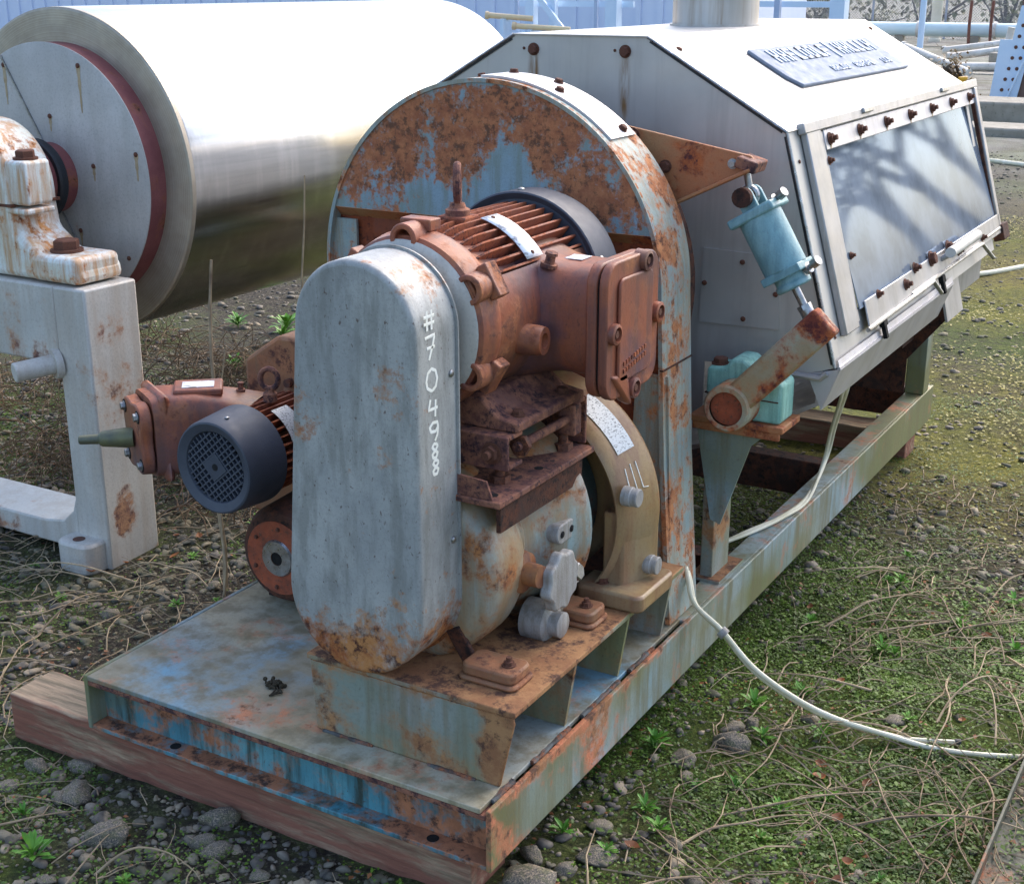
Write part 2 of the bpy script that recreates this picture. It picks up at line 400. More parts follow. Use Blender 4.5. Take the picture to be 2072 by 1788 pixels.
t.bump(t.math('MULTIPLY_ADD', f2, 0.5, f), 0.9, 0.02)
M['ground'] = t.set(col=c, rough=0.92, spec=0.2)

M['concrete'] = plain('old_concrete', S(160, 154, 142), S(126, 120, 108), 3, 0.85, bump=0.3, dist=0.01, spots=(S(96, 96, 78), 0.6))
M['cladding'] = plain('blue_cladding', S(214, 222, 238), S(204, 214, 234), 0.6, 0.5, bump=0.02)
M['lightblue'] = plain('light_blue_steel', S(204, 222, 240), S(190, 212, 234), 2, 0.5)
M['darkblue'] = plain('dark_blue_steel', S(168, 184, 208), S(156, 172, 200), 2, 0.5)
M['yellowpipe'] = plain('yellow_pipe', S(222, 206, 160), S(206, 180, 150), 2, 0.5)
M['tealpipe'] = plain('teal_pipe', S(192, 212, 216), S(206, 220, 222), 1.5, 0.5)
M['whitepipe'] = plain('white_pipe', S(216, 214, 208), S(176, 170, 158), 3, 0.5, spots=(S(120, 104, 84), 0.5))
M['galv'] = plain('galvanised_wire', S(168, 174, 186), S(150, 156, 168), 3, 0.5, metal=0.5)
M['brownsteel'] = plain('brown_steel', S(116, 92, 82), S(98, 78, 72), 3, 0.7)
M['cream'] = plain('cream_post', S(222, 216, 200), S(200, 192, 172), 2, 0.7)
M['stake'] = weathered('stake_paint', S(92, 92, 80), S(76, 78, 68), cover=0.3, scale=9, dirt=S(60, 62, 44), dirt_amt=0.6, rough=0.7)

M['footrust'] = weathered('foot_rust_paint', S(150, 104, 72), S(132, 90, 66), cover=0.42, scale=8, streak=0.0, rough=0.6, flake=0.3, dirt=S(120, 100, 76), dirt_amt=0.5, rust=(S(84, 54, 46), S(126, 84, 62), S(160, 110, 78)))
M['neckpaint'] = weathered('dark_teal_paint', S(74, 92, 92), S(62, 76, 74), cover=0.3, scale=8, rough=0.5, rust=(S(54, 38, 34), S(88, 58, 46), S(112, 74, 54)))

# ------------------------------------------------------------------ mesh helpers
WL = {}
def frame_of(d):
    d = Vector(d).normalized()
    a = Vector((0, 0, 1)) if abs(d.z) < 0.9 else Vector((1, 0, 0))
    u = a.cross(d).normalized()
    return d, u, d.cross(u)

class MB:
    def __init__(s):
        s.v, s.f = [], []
    def add(s, vs_, fs):
        o = len(s.v)
        s.v += [tuple(q) for q in vs_]
        s.f += [tuple(i + o for i in q) for q in fs]
        return s
    def box(s, x0, x1, y0, y1, z0, z1):
        v = [(x, y, z) for x in (x0, x1) for y in (y0, y1) for z in (z0, z1)]
        return s.add(v, [(0, 1, 3, 2), (4, 6, 7, 5), (0, 4, 5, 1), (2, 3, 7, 6), (0, 2, 6, 4), (1, 5, 7, 3)])
    def obox(s, c, d, u, hl, hw, hh):
        """oriented box: centre, long axis d, side axis u, half sizes"""
        c = Vector(c); d = Vector(d).normalized(); u = Vector(u); u = (u - d * u.dot(d)).normalized(); w = d.cross(u)
        v = [c + d * a * hl + u * b * hw + w * e * hh for a in (-1, 1) for b in (-1, 1) for e in (-1, 1)]
        return s.add(v, [(0, 1, 3, 2), (4, 6, 7, 5), (0, 4, 5, 1), (2, 3, 7, 6), (0, 2, 6, 4), (1, 5, 7, 3)])
    def prism(s, poly, axis, a0, a1):
        """polygon (2-D) pulled along an axis; 'y': (x,z), 'x': (y,z), 'z': (x,y)"""
        mk = {'y': lambda p, a: (p[0], a, p[1]), 'x': lambda p, a: (a, p[0], p[1]), 'z': lambda p, a: (p[0], p[1], a)}[axis]
        n = len(poly)
        area = sum(poly[i][0] * poly[(i + 1) % n][1] - poly[(i + 1) % n][0] * poly[i][1] for i in range(n))
        if area < 0:
            poly = poly[::-1]
        v = [mk(q, a0) for q in poly] + [mk(q, a1) for q in poly]
        fs = [tuple(range(n)), tuple(range(2 * n - 1, n - 1, -1))] + [(i, i + n, (i + 1) % n + n, (i + 1) % n) for i in range(n)]
        if axis in 'xz':
            fs = [f[::-1] for f in fs]
        return s.add(v, fs)
    def lathe(s, prof, o, d, seg=48, a0=0.0, a1=None, cap=True, closed=False):
        o = Vector(o); d, u, w = frame_of(d)
        full = a1 is None
        ns = seg if full else seg + 1
        v = []
        for t_, r in prof:
            for i in range(ns):
                a = (2 * math.pi * i / seg) if full else a0 + (a1 - a0) * i / seg
                v.append(o + d * t_ + (u * math.cos(a) + w * math.sin(a)) * r)
        fs = []
        n = len(prof)
        for j in range(n if closed else n - 1):
            k = (j + 1) % n
            for i in range(ns if full else ns - 1):
                i2 = (i + 1) % ns
                fs.append((j * ns + i, j * ns + i2, k * ns + i2, k * ns + i))
        if full and cap and not closed:
            fs.append(tuple(range(ns))[::-1])
            fs.append(tuple(range((n - 1) * ns, n * ns)))
        return s.add(v, fs)
    def cyl(s, p0, p1, r0, r1=None, seg=20):
        p0, p1 = Vector(p0), Vector(p1)
        L = (p1 - p0).length
        return s.lathe([(0, r0), (L, r0 if r1 is None else r1)], p0, p1 - p0, seg)
    def tube(s, pts, r, seg=8, cap=True):
        pts = [Vector(q) for q in pts]
        n = len(pts)
        rs = r if isinstance(r, (list, tuple)) else [r] * n
        d0 = (pts[1] - pts[0]).normalized()
        _, u, w = frame_of(d0)
        v = []
        for i, q in enumerate(pts):
            d = (pts[min(i + 1, n - 1)] - pts[max(i - 1, 0)]).normalized()
            u = (u - d * u.dot(d)).normalized()
            w = d.cross(u)
            for k in range(seg):
                a = 2 * math.pi * k / seg
                v.append(q + (u * math.cos(a) + w * math.sin(a)) * rs[i])
        fs = [(j * seg + i, j * seg + (i + 1) % seg, (j + 1) * seg + (i + 1) % seg, (j + 1) * seg + i) for j in range(n - 1) for i in range(seg)]
        if cap:
            fs += [tuple(range(seg))[::-1], tuple(range((n - 1) * seg, n * seg))]
        return s.add(v, fs)
    def mesh(s, name, mat, smooth=35, ang=True):
        me = bpy.data.meshes.new(name)
        me.from_pydata(s.v, [], s.f)
        me.validate()
        if mat is not None:
            me.materials.append(mat)
        if smooth:
            me.shade_smooth()
            me.set_sharp_from_angle(angle=R_(smooth))
        me.update()
        return me
    def build(s, name, mat, parent=None, bevel=0.0, smooth=35, segs=2, label=None, wl=(0, 0, 0), kind=None):
        me = s.mesh(name, M[mat] if isinstance(mat, str) else mat, smooth)
        return place(name, me, parent, wl, bevel=bevel, segs=segs, label=label, kind=kind)

def place(name, me, parent=None, wl=(0, 0, 0), rot=None, scale=None, bevel=0.0, segs=2, label=None, kind=None):
    ob = bpy.data.objects.new(name, me)
    col.objects.link(ob)
    wl = Vector(wl)
    if parent is not None:
        ob.parent = parent
        ob.location = wl - WL[parent.name]
    else:
        ob.location = wl
    WL[ob.name] = wl
    if rot is not None:
        ob.rotation_mode = 'QUATERNION'
        ob.rotation_quaternion = rot
    if scale is not None:
        ob.scale = (scale,) * 3 if isinstance(scale, (int, float)) else scale
    if bevel:
        b = ob.modifiers.new('bevel', 'BEVEL')
        b.width = bevel
        b.segments = segs
        b.limit_method = 'ANGLE'
        b.angle_limit = R_(32)
        b.harden_normals = False
    if label:
        ob['label'] = label
    if kind:
        ob['kind'] = kind
    return ob

def thing(name, loc, label, cat, group=None):
    ob = bpy.data.objects.new(name, None)
    ob.empty_display_size = 0.1
    col.objects.link(ob)
    ob.location = loc
    WL[ob.name] = Vector(loc)
    tag(ob, label, cat, group)
    return ob

def tag(ob, label, cat, group=None):
    ob['label'] = label
    ob['category'] = cat
    if group:
        ob['group'] = group
    return ob

# shared small hardware
def hexbolt_mesh(mat):
    b = MB()
    b.lathe([(0, 1.25), (0.22, 1.25)], (0, 0, 0), (0, 0, 1), 16)
    b.lathe([(0.22, 1.0), (0.85, 1.0), (0.95, 0.86)], (0, 0, 0), (0, 0, 1), 6)
    return b.mesh('bolt', M[mat], 30)
def stud_mesh(mat):
    b = MB()
    b.lathe([(0, 1.35), (0.2, 1.35)], (0, 0, 0), (0, 0, 1), 14)
    b.lathe([(0.2, 1.0), (0.9, 1.0)], (0, 0, 0), (0, 0, 1), 6)
    b.lathe([(0.9, 0.55), (1.7, 0.55)], (0, 0, 0), (0, 0, 1), 10)
    return b.mesh('stud', M[mat], 30)
def screw_mesh(mat):
    b = MB()
    b.lathe([(0, 1.0), (0.35, 1.0), (0.6, 0.75), (0.7, 0.35)], (0, 0, 0), (0, 0, 1), 12)
    return b.mesh('screw', M[mat], 40)
BOLT = hexbolt_mesh('boltrust'); STUD = stud_mesh('boltrust'); SCREW = screw_mesh('zinc'); DSCREW = screw_mesh('boltrust'); ZBOLT = hexbolt_mesh('zinc')
MBOLT = hexbolt_mesh('motor')
def bolt(parent, pos, d, r, me=None, name='bolt'):
    q = Vector(d).to_track_quat('Z', 'Y') @ Quaternion((0, 0, 1), rnd.uniform(0, 6))
    return place(name, me or BOLT, parent, pos, q, r)

def stadium(c1, r1, c2, r2, n=20, inset=0.0):
    """outline of two circles joined by their tangents; c1 on top"""
    (x1, z1), (x2, z2) = c1, c2
    r1 -= inset; r2 -= inset
    dx, dz = x2 - x1, z2 - z1
    D = math.hypot(dx, dz)
    base = math.atan2(dz, dx)
    al = math.acos((r1 - r2) / D)
    pts = []
    for i in range(n + 1):
        a = base + al + (2 * math.pi - 2 * al) * i / n
        pts.append((x1 + r1 * math.cos(a), z1 + r1 * math.sin(a)))
    for i in range(n + 1):
        a = base - al + 2 * al * i / n
        pts.append((x2 + r2 * math.cos(a), z2 + r2 * math.sin(a)))
    return pts

def rrect(cx, cz, hw, hh, r, n=5):
    pts = []
    for sx, sz, a0 in ((1, 1, 0), (-1, 1, 90), (-1, -1, 180), (1, -1, 270)):
        for i in range(n + 1):
            a = R_(a0 + 90 * i / n)
            pts.append((cx + sx * (hw - r) + r * math.cos(a), cz + sz * (hh - r) + r * math.sin(a)))
    return pts

# ================================================================== GROUND
GZ = -0.24
def gh(x, y):
    d = math.hypot(x - CAM.x, y - CAM.y)
    k = max(0.0, 1 - d / 16)
    return GZ + 0.018 * k * (math.sin(x * 2.1 + 0.7) * math.cos(y * 1.7) + 0.6 * math.sin(x * 5.3 + y * 3.1) + 0.4 * math.cos(y * 6.7 - x * 2.3)) - 0.004
def axis_pts(lo, hi, flo, fhi, step):
    a = [lo]
    g_ = []
    v = flo
    s_ = step
    left = []
    while v > lo:
        s_ *= 1.35
        v -= s_
        left.append(max(v, lo))
    mid = list(np.arange(flo, fhi, step))
    right = []
    v = mid[-1]
    s_ = step
    while v < hi:
        s_ *= 1.35
        v += s_
        right.append(min(v, hi))
    return left[::-1] + mid + right
xs = axis_pts(-260, 260, -6, 5, 0.12)
ys = axis_pts(-40, 480, -2.5, 11, 0.12)
nx, ny = len(xs), len(ys)
gb = MB()
gb.v = [(x, y, gh(x, y)) for y in ys for x in xs]
gb.f = [(j * nx + i, j * nx + i + 1, (j + 1) * nx + i + 1, (j + 1) * nx + i) for j in range(ny - 1) for i in range(nx - 1)]
gme = gb.mesh('ground', M['ground'], 0)
gme.shade_smooth()
ground = place('ground', gme)
ground['kind'] = 'structure'

# ================================================================== MACHINE
mach = thing('drum_drying_machine', (-0.555, 1.7, GZ + 0.1),
             'rusty grey-blue skid-mounted drying machine with stainless hood, belt guard, motors and gearbox', 'machine')
W, L, H = 1.111, 3.444, 0.14

# --- skid
skid = MB()
for x0, x1, fx0, fx1 in ((-0.012, 0.0, -0.075, -0.012), (-W, -W + 0.012, -W + 0.012, -W + 0.075)):
    skid.box(x0, x1, 0.0, L, -H, 0.0)
    skid.box(fx0, fx1, 0.97, L, -0.013, -0.0015)
    skid.box(fx0, fx1, 0.062, L, -H + 0.001, -H + 0.013)
skid = skid.build('skid_rails', 'skid', mach, bevel=0.003)
b = MB().box(-W + 0.0125, -0.0125, 0.048, 0.058, -H + 0.012, -0.0135)
chan = b.build('front_channel', 'skid_blue', skid)
b = MB().box(-W + 0.0125, -0.0125, 0.002, 0.06, -H, -H + 0.0115)
b.build('channel_lower_flange', 'skid_blue', skid, bevel=0.002)
b = MB().box(-W + 0.0125, -0.0125, 0.001, 0.06, -0.0250, -0.0130)
b.build('channel_upper_flange', 'rusty', skid, bevel=0.002)
b = MB().box(-W + 0.013, -0.024, 0.0, 0.97, -0.012, 0.0)
deck = b.build('deck_plate', 'deck', skid, bevel=0.002)
for yy in (1.38, 2.3, 3.36):
    MB().box(-W + 0.075, -0.076, yy, yy + 0.07, -H + 0.014, -0.002).build('cross_member', 'darkrust', skid, bevel=0.003)
for k in range(2):
    hx = (-0.155, -0.86)[k]
    MB().cyl((hx, 0.028, -H + 0.0116), (hx, 0.028, -H + 0.0122), 0.013, seg=20).build('painted_bolt_hole', 'hole_latch_black', skid)  # dark disc painted for the shade in a bolt opening, nothing is bored
# lumpy weld along deck edge
for y0, y1 in ((0.04, 0.12), (0.2, 0.36), (0.42, 0.6), (0.66, 0.80)):
    n = int((y1 - y0) / 0.012)
    MB().tube([(-0.0185 + rnd.uniform(-0.002, 0.002), y0 + (y1 - y0) * i / n, -0.002 + rnd.uniform(-0.002, 0.001)) for i in range(n + 1)],
              [0.0065 + rnd.uniform(-0.002, 0.002) for i in range(n + 1)], 6).build('weld_bead', 'weld', skid)
for x0, x1 in ((-0.47, -0.34), (-0.2, -0.085)):
    n = 14
    MB().tube([(x0 + (x1 - x0) * i / n, 0.083 + rnd.uniform(-0.001, 0.001), 0.001) for i in range(n + 1)],
              [0.005 + rnd.uniform(-0.0015, 0.0015) for i in range(n + 1)], 6).build('weld_bead', 'weld', skid)

# --- gearbox base stand
b = MB()
b.prism([(-0.49, 0.0), (-0.03, 0.0), (0.004, 0.15), (0.0, 0.166), (-0.50, 0.166)], 'y', 0.084, 0.094)
base = b.build('gearbox_stand', 'bracket', mach, bevel=0.004)
MB().box(-0.505, 0.008, 0.080, 0.905, 0.1665, 0.180).build('stand_top_plate', 'bracket', base, bevel=0.003)
for yy in (0.36, 0.62, 0.86):
    MB().prism([(-0.16, 0.0), (-0.03, 0.0), (-0.004, 0.166), (-0.16, 0.166)], 'y', yy, yy + 0.010).build('stand_rib', 'bracket', base)
MB().box(-0.17, -0.16, 0.095, 0.9, 0.0, 0.166).build('stand_web', 'darkrust', base)
MB().box(-0.497, -0.487, 0.095, 0.9, 0.0, 0.166).build('stand_web', 'bracket', base)

# --- gearbox
GX, GZc = -0.335, 0.385
o = (GX, 0, GZc)
b = MB()
cl_ = [(0.200, 0.04), (0.203, 0.022), (0.215, 0.008), (0.24, 0.001), (0.27, 0.0), (0.315, 0.0), (0.335, 0.006), (0.346, 0.02)]
rv_ = [[(x, y, z) for x, z in stadium((GX, 0.397), 0.203, (GX + 0.012, 0.373), 0.214, 30, ins)] for y, ins in cl_]
nn_ = len(rv_[0])
b.add([q for r_ in rv_ for q in r_], [(j * nn_ + i, j * nn_ + (i + 1) % nn_, (j + 1) * nn_ + (i + 1) % nn_, (j + 1) * nn_ + i) for j in range(len(cl_) - 1) for i in range(nn_)] + [tuple(range(nn_))])
b.lathe([(0.340, 0.188), (0.36, 0.196), (0.45, 0.228), (0.51, 0.255), (0.535, 0.265), (0.552, 0.267), (0.562, 0.260), (0.563, 0.205)], o, (0, 1, 0), 72)
gear = b.build('gearbox', 'gear', mach, bevel=0.0)
MB().lathe([(0.54, 0.21), (0.70, 0.205)], o, (0, 1, 0), 56).build('gearbox_neck', 'neckpaint', gear)
for k in range(8):
    a = R_(22 + 45 * k)
    bolt(gear, (GX + 0.232 * math.cos(a), 0.5645, GZc + 0.232 * math.sin(a)), (0, 1, 0), 0.011)
# bulge where the housing halves meet
b = MB()
pts = []
for i in range(49):
    a = R_(7.5 * i)
    r = 0.202 + 0.004 * math.sin(a * 5) + 0.002 * math.sin(a * 9)
    pts.append((GX + r * math.cos(a), 0.337 + 0.007 * math.sin(a * 4), GZc + r * math.sin(a)))
b.tube(pts, 0.011, 8, cap=False)
b.build('casting_lip', 'gear', gear)
for px, py in ((-0.068, 0.188), (-0.06, 0.515)):
    sgn = 1 if px > GX else -1
    b = MB()
    x0, x1 = sorted((px - 0.10 * sgn, px + 0.038 * sgn))
    b.prism(rrect((x0 + x1) / 2, py, (x1 - x0) / 2, 0.046, 0.02), 'z', 0.1805, 0.192)
    b.prism(rrect((x0 + x1) / 2, py, (x1 - x0) / 2 - 0.006, 0.040, 0.018), 'z', 0.192, 0.216)
    ft = b.build('gearbox_foot', 'footrust', gear, bevel=0.005)
    bolt(gear, (px, py, 0.2165), (0, 0, 1), 0.011, STUD)
# big rear ring housing with its pedestal
o2 = (-0.305, 0, 0.375)
b = MB()
b.lathe([(0.735, 0.20), (0.735, 0.256), (0.627, 0.258), (0.625, 0.262), (0.632, 0.272), (0.655, 0.281), (0.72, 0.306), (0.745, 0.312), (0.760, 0.306), (0.775, 0.29), (0.775, 0.2)], o2, (0, 1, 0), 80)
ring = b.build('gearbox_ring_housing', 'ring', mach)
b = MB()
v = [(x, y, z) for z in (0.2165, 0.395) for x, y in ((-0.085, 0.640), (-0.034, 0.640), (0.000, 0.730), (0.006, 0.750), (-0.085, 0.755))]
b.add(v, [(4, 3, 2, 1, 0), (5, 6, 7, 8, 9)] + [(i, (i + 1) % 5, (i + 1) % 5 + 5, i + 5) for i in range(5)])
b.build('ring_pedestal', 'ring', ring, bevel=0.006)
b = MB()
b.prism([(-0.17, 0.2165), (-0.06, 0.2165), (-0.06, 0.34)], 'y', 0.69, 0.705)
b.build('ring_web', 'darkrust', ring)
for sx in (1, -1):
    cx = -0.305 + sx * 0.255
    b = MB().prism(rrect(cx, 0.69, 0.085, 0.095, 0.02), 'z', 0.1805, 0.222)
    b.build('ring_foot', 'ring', ring, bevel=0.007)
    for yy in (0.635, 0.75):
        bolt(ring, (cx - 0.03 * sx, yy, 0.2225), (0, 0, 1), 0.012)
# side fittings (all face +X)
def plug(px, y, z, r, t, mat, name, parent, seg=28):
    b = MB().lathe([(0, r * 1.0), (t * 0.55, r), (t * 0.6, r * 0.92), (t, r * 0.92), (t + 0.002, r * 0.85)], (px, y, z), (1, 0, 0), seg)
    return b.build(name, mat, parent)
plug(-0.030, 0.632, 0.446, 0.023, 0.036, 'knob', 'sealing_cap', ring)
plug(-0.012, 0.722, 0.252, 0.023, 0.030, 'knob', 'sealing_cap', ring)
b = MB().lathe([(0, 0.046), (0.02, 0.048), (0.045, 0.044), (0.05, 0.026), (0.085, 0.024)], (-0.158, 0.335, 0.355), (1, -0.05, 0), 28)
b.build('shaft_boss', 'motor', gear)
b = MB()
kn = []
for i in range(72):
    a = 2 * math.pi * i / 72
    kn.append((0.396 + (0.064 + 0.0042 * math.sin(a * 8)) * math.cos(a), 0.325 + (0.064 + 0.0042 * math.sin(a * 8)) * math.sin(a)))
b.prism(kn, 'x', -0.078, -0.052)
b.lathe([(0, 0.022), (0.06, 0.02)], (-0.135, 0.39, 0.325), (1, 0, 0), 20)
b.build('knob', 'knob', gear, bevel=0.006, segs=3)
b = MB().prism([(0.470 + q[0], 0.405 + q[1]) for q in rrect(0, 0, 0.042, 0.022, 0.0215, 8)], 'x', -0.135, -0.088)
ov = b.build('sight_cover', 'knob', gear, bevel=0.003)
for dy in (-0.021, 0.021):
    MB().lathe([(0, 0.008), (0.0015, 0.008), (0.0015, 0.004), (0.003, 0.004)], (-0.0878, 0.470 + dy, 0.405), (1, 0, 0), 14).build('screw', 'hollow_gasket_black', gear)
b = MB().lathe([(0, 0.046), (0.055, 0.046), (0.06, 0.041), (0.063, 0.029), (0.086, 0.029), (0.088, 0.026)], (-0.150, 0.412, 0.212), (1, 0, 0), 32)
b.build('end_cap', 'knob', gear)
b = MB().cyl((-0.125, 0.47, 0.215), (-0.125, 0.47, 0.30), 0.028, 0.024).lathe([(0, 0.034), (0.05, 0.030)], (-0.15, 0.47, 0.315), (1, 0, 0), 20)
b.build('drain_elbow', 'gear', gear)
bolt(gear, (-0.080, 0.487, 0.305), (1, 0, 0.3), 0.020, ZBOLT)
# nameplate and scratched marks on ring (follow its tapered surface)
def on_ring(y, deg, off=0.001):
    t_ = [(0.632, 0.272), (0.655, 0.281), (0.72, 0.306), (0.745, 0.312)]
    r = t_[0][1]
    for (a, ra), (b2, rb) in zip(t_, t_[1:]):
        if a <= y <= b2:
            r = ra + (rb - ra) * (y - a) / (b2 - a)
    a = R_(deg)
    return Vector((-0.305 + (r + off) * math.cos(a), y, 0.375 + (r + off) * math.sin(a)))
b = MB()
n = 10
for i in range(n + 1):
    for y in (0.662, 0.712):
        b.v.append(tuple(on_ring(y, 62 - 30 * i / n, 0.0022)))
b.f = [(2 * i, 2 * i + 1, 2 * i + 3, 2 * i + 2) for i in range(n)]
b.build('nameplate', 'label', ring)
for st_ in ([(0.665, 25), (0.662, 17), (0.668, 15)], [(0.682, 26), (0.682, 14)], [(0.682, 14), (0.676, 14)], [(0.698, 26), (0.700, 14), (0.714, 13.5)]):
    MB().tube([on_ring(y, d, 0.001) for y, d in st_], 0.0014, 5).build('paint_mark', 'chalk', ring)

# --- motor slide base on top of the gearbox
b = MB().box(-0.55, -0.09, 0.19, 0.60, 0.548, 0.562)
mount = b.build('motor_slide_base', 'rusty', mach, bevel=0.003)
b = MB().box(-0.11, -0.10, 0.21, 0.56, 0.49, 0.5475)
b.build('slide_support', 'darkrust', mount)
MB().box(-0.55, -0.54, 0.21, 0.56, 0.46, 0.5475).build('slide_support', 'darkrust', mount)
b = MB().box(-0.53, -0.115, 0.262, 0.272, 0.60, 0.672).box(-0.53, -0.115, 0.272, 0.325, 0.662, 0.672).box(-0.53, -0.115, 0.272, 0.325, 0.60, 0.610)
b.build('slide_channel', 'rusty', mount, bevel=0.003)
b = MB().box(-0.53, -0.115, 0.60, 0.61, 0.562, 0.672).box(-0.53, -0.115, 0.55, 0.60, 0.662, 0.672)
b.build('slide_channel', 'rusty', mount, bevel=0.003)
b = MB().prism([(-0.56, 0.6725), (-0.11, 0.6725), (-0.11, 0.692), (-0.16, 0.70), (-0.20, 0.735), (-0.46, 0.735), (-0.5, 0.70), (-0.56, 0.692)], 'y', 0.295, 0.585)
b.build('motor_feet', 'rusty', mount, bevel=0.004)
for yy in (0.34, 0.53):
    bolt(mount, (-0.135, yy, 0.6965), (0, 0, 1), 0.012)
for (x, y0, y1) in ((-0.125, 0.325, 0.545),):
    MB().cyl((x, y0 - 0.01, 0.636), (x, y1, 0.636), 0.010, seg=14).build('adjusting_screw', 'rusty', mount)
    MB().lathe([(0, 0.024), (0.012, 0.024)], (x, 0.326, 0.636), (0, 1, 0), 6).build('nut', 'boltrust', mount)
    MB().box(x - 0.02, x + 0.02, 0.53, 0.565, 0.60, 0.668).build('screw_block', 'rusty', mount, bevel=0.004)
for (x, y) in ((-0.155, 0.30), (-0.14, 0.545)):
    MB().cyl((x, y, 0.562), (x, y, 0.602), 0.011, seg=12).build('stud', 'boltrust', mount)
    MB().lathe([(0, 0.022), (0.015, 0.022)], (x, y, 0.5625), (0, 0, 1), 6).build('nut', 'boltrust', mount)
    MB().lathe([(0, 0.02), (0.03, 0.016)], (x, y, 0.52), (0, 0, 1), 6).build('nut', 'boltrust', mount)
for (x, y) in ((-0.125, 0.225), (-0.125, 0.41)):
    MB().cyl((x, y, 0.5622), (x, y, 0.5628), 0.010, seg=16).build('painted_bolt_hole', 'hole_latch_black', mount)  # dark discs painted as shaded bolt openings in the plate
bolt(mount, (-0.15, 0.2615, 0.636), (0, -1, 0), 0.017, STUD)
MB().prism([(-0.20, 0.563), (-0.11, 0.563), (-0.125, 0.60), (-0.2, 0.605)], 'y', 0.196, 0.201).build('guard_tab', 'rusty', mount)

# --- main motor
def make_motor(par_name, ax, y0, y1, Rr, dirsign, side, mats, fins=True, nf=30):
    pass
MX, MZ = -0.335, 0.882
ax = (MX, 0, MZ)
b = MB()
b.lathe([(0.235, 0.05), (0.235, 0.165), (0.245, 0.178), (0.285, 0.186), (0.30, 0.184), (0.312, 0.178), (0.33, 0.17), (0.42, 0.155), (0.70, 0.155), (0.70, 0.05)], ax, (0, 1, 0), 64)
# terminal-box neck, growing out of the frame towards +X
tbY, tbZ = 0.575, 0.862
neck = []
for i in range(7):
    f_ = i / 6
    x = -0.235 + f_ * 0.205
    e = max(0.0, 1 - f_ * 1.7) ** 2
    neck.append((x, 0.108 + 0.05 * e, 0.118 + 0.035 * e))
nv, nf_ = [], []
seg = 40
for (x, hy, hz) in neck:
    for k in range(seg):
        a = 2 * math.pi * k / seg
        ca, sa = math.cos(a), math.sin(a)
        p_ = 0.62
        nv.append((x, tbY + hy * math.copysign(abs(ca) ** p_, ca), tbZ + hz * math.copysign(abs(sa) ** p_, sa)))
for j in range(6):
    for k in range(seg):
        nf_.append((j * seg + k, j * seg + (k + 1) % seg, (j + 1) * seg + (k + 1) % seg, (j + 1) * seg + k))
nf_.append(tuple(range(6 * seg, 7 * seg)))
b.add(nv, nf_)
# cast pad between bell and neck with conduit boss
b.lathe([(0, 0.036), (0.10, 0.031), (0.112, 0.029), (0.112, 0.017), (0.10, 0.016)], (-0.225, 0.400, 0.838), (1, 0.10, 0.0), 24)
motor = b.build('electric_motor', 'motor', mach)
# smooth shoulder that wraps the frame on the box side
b = MB()
b.lathe([(0.305, 0.178), (0.34, 0.180), (0.50, 0.186), (0.70, 0.184)], ax, (0, 1, 0), 40, a0=R_(148), a1=R_(248))
b.build('frame_shoulder', 'motor', motor)
# fins, one mesh each, turned about the shaft
fin = MB()
fin.v = []
prof = [(0.312, 0.150), (0.315, 0.170), (0.335, 0.180), (0.37, 0.1855), (0.60, 0.1865), (0.695, 0.186), (0.695, 0.150)]
for sx in (-0.0042, 0.0042):
    for i, (y, r) in enumerate(prof):
        w_ = 1.0 if r < 0.16 else 0.55
        fin.v.append((sx * w_, y, r))
k_ = len(prof)
fin.f = [tuple(range(k_)), tuple(range(2 * k_ - 1, k_ - 1, -1))] + [(i, i + k_, (i + 1) % k_ + k_, (i + 1) % k_) for i in range(k_)]
fin_me = fin.mesh('cooling_fin', M['fin'], 40)
for i in range(34):
    a = -178 + i * (360 / 40)
    if -132 < a - 90 + 0 < -22 and False:
        continue
    ang = 34 + i * 7.4
    if ang > 34 + 245:
        break
    q = Quaternion((0, 1, 0), R_(90 - ang))
    place('cooling_fin', fin_me, motor, (MX, 0, MZ), q)
# bell lugs with bolt sockets
for k in range(6):
    a = R_(30 + 60 * k)
    c_ = Vector((MX + 0.172 * math.cos(a), 0.262, MZ + 0.172 * math.sin(a)))
    rd = Vector((math.cos(a), 0, math.sin(a)))
    tg = Vector((-math.sin(a), 0, math.cos(a)))
    b = MB()
    b.lathe([(0.014, 0.019), (-0.030, 0.019), (-0.030, 0.031), (0.045, 0.031), (0.045, 0.0)], c_, (0, 1, 0), 24, cap=False)
    b.obox(c_ + Vector((0, 0.035, 0)) + rd * 0.022, (0, 1, 0), rd, 0.020, 0.012, 0.036)
    b.obox(c_ - rd * 0.02 + Vector((0, 0.01, 0)), (0, 1, 0), rd, 0.034, 0.022, 0.026)
    lg = b.build('bell_lug', 'motor', motor, bevel=0.003)
    MB().lathe([(0, 0.018), (0.001, 0.018)], c_ + Vector((0, 0.0135, 0)), (0, 1, 0), 20).build('painted_bolt_socket', 'hollow_gasket_black', motor)  # dark disc painting the shade on the socket floor
    bolt(motor, c_ + Vector((0, 0.0130, 0)), (0, -1, 0), 0.011)
# worn primer on the face
b = MB().lathe([(0.226, 0.12), (0.226, 0.158), (0.235, 0.172), (0.2345, 0.1)], ax, (0, 1, 0), 48)
b.build('bell_face', 'whitepaint', motor)
# fan cover
b = MB()
b.lathe([(0.700, 0.190), (0.690, 0.204), (0.692, 0.2075), (0.70, 0.2085), (0.775, 0.207), (0.806, 0.198), (0.815, 0.185), (0.815, 0.05)], ax, (0, 1, 0), 72)
fcv = b.build('fan_cover', 'black', motor)
for a_ in (92, 20, 160):
    a = R_(a_)
    d_ = Vector((math.cos(a), 0, math.sin(a)))
    place('screw', SCREW, motor, Vector(ax) + d_ * 0.2085 + Vector((0, 0.712, 0)), d_.to_track_quat('Z', 'Y'), 0.008)
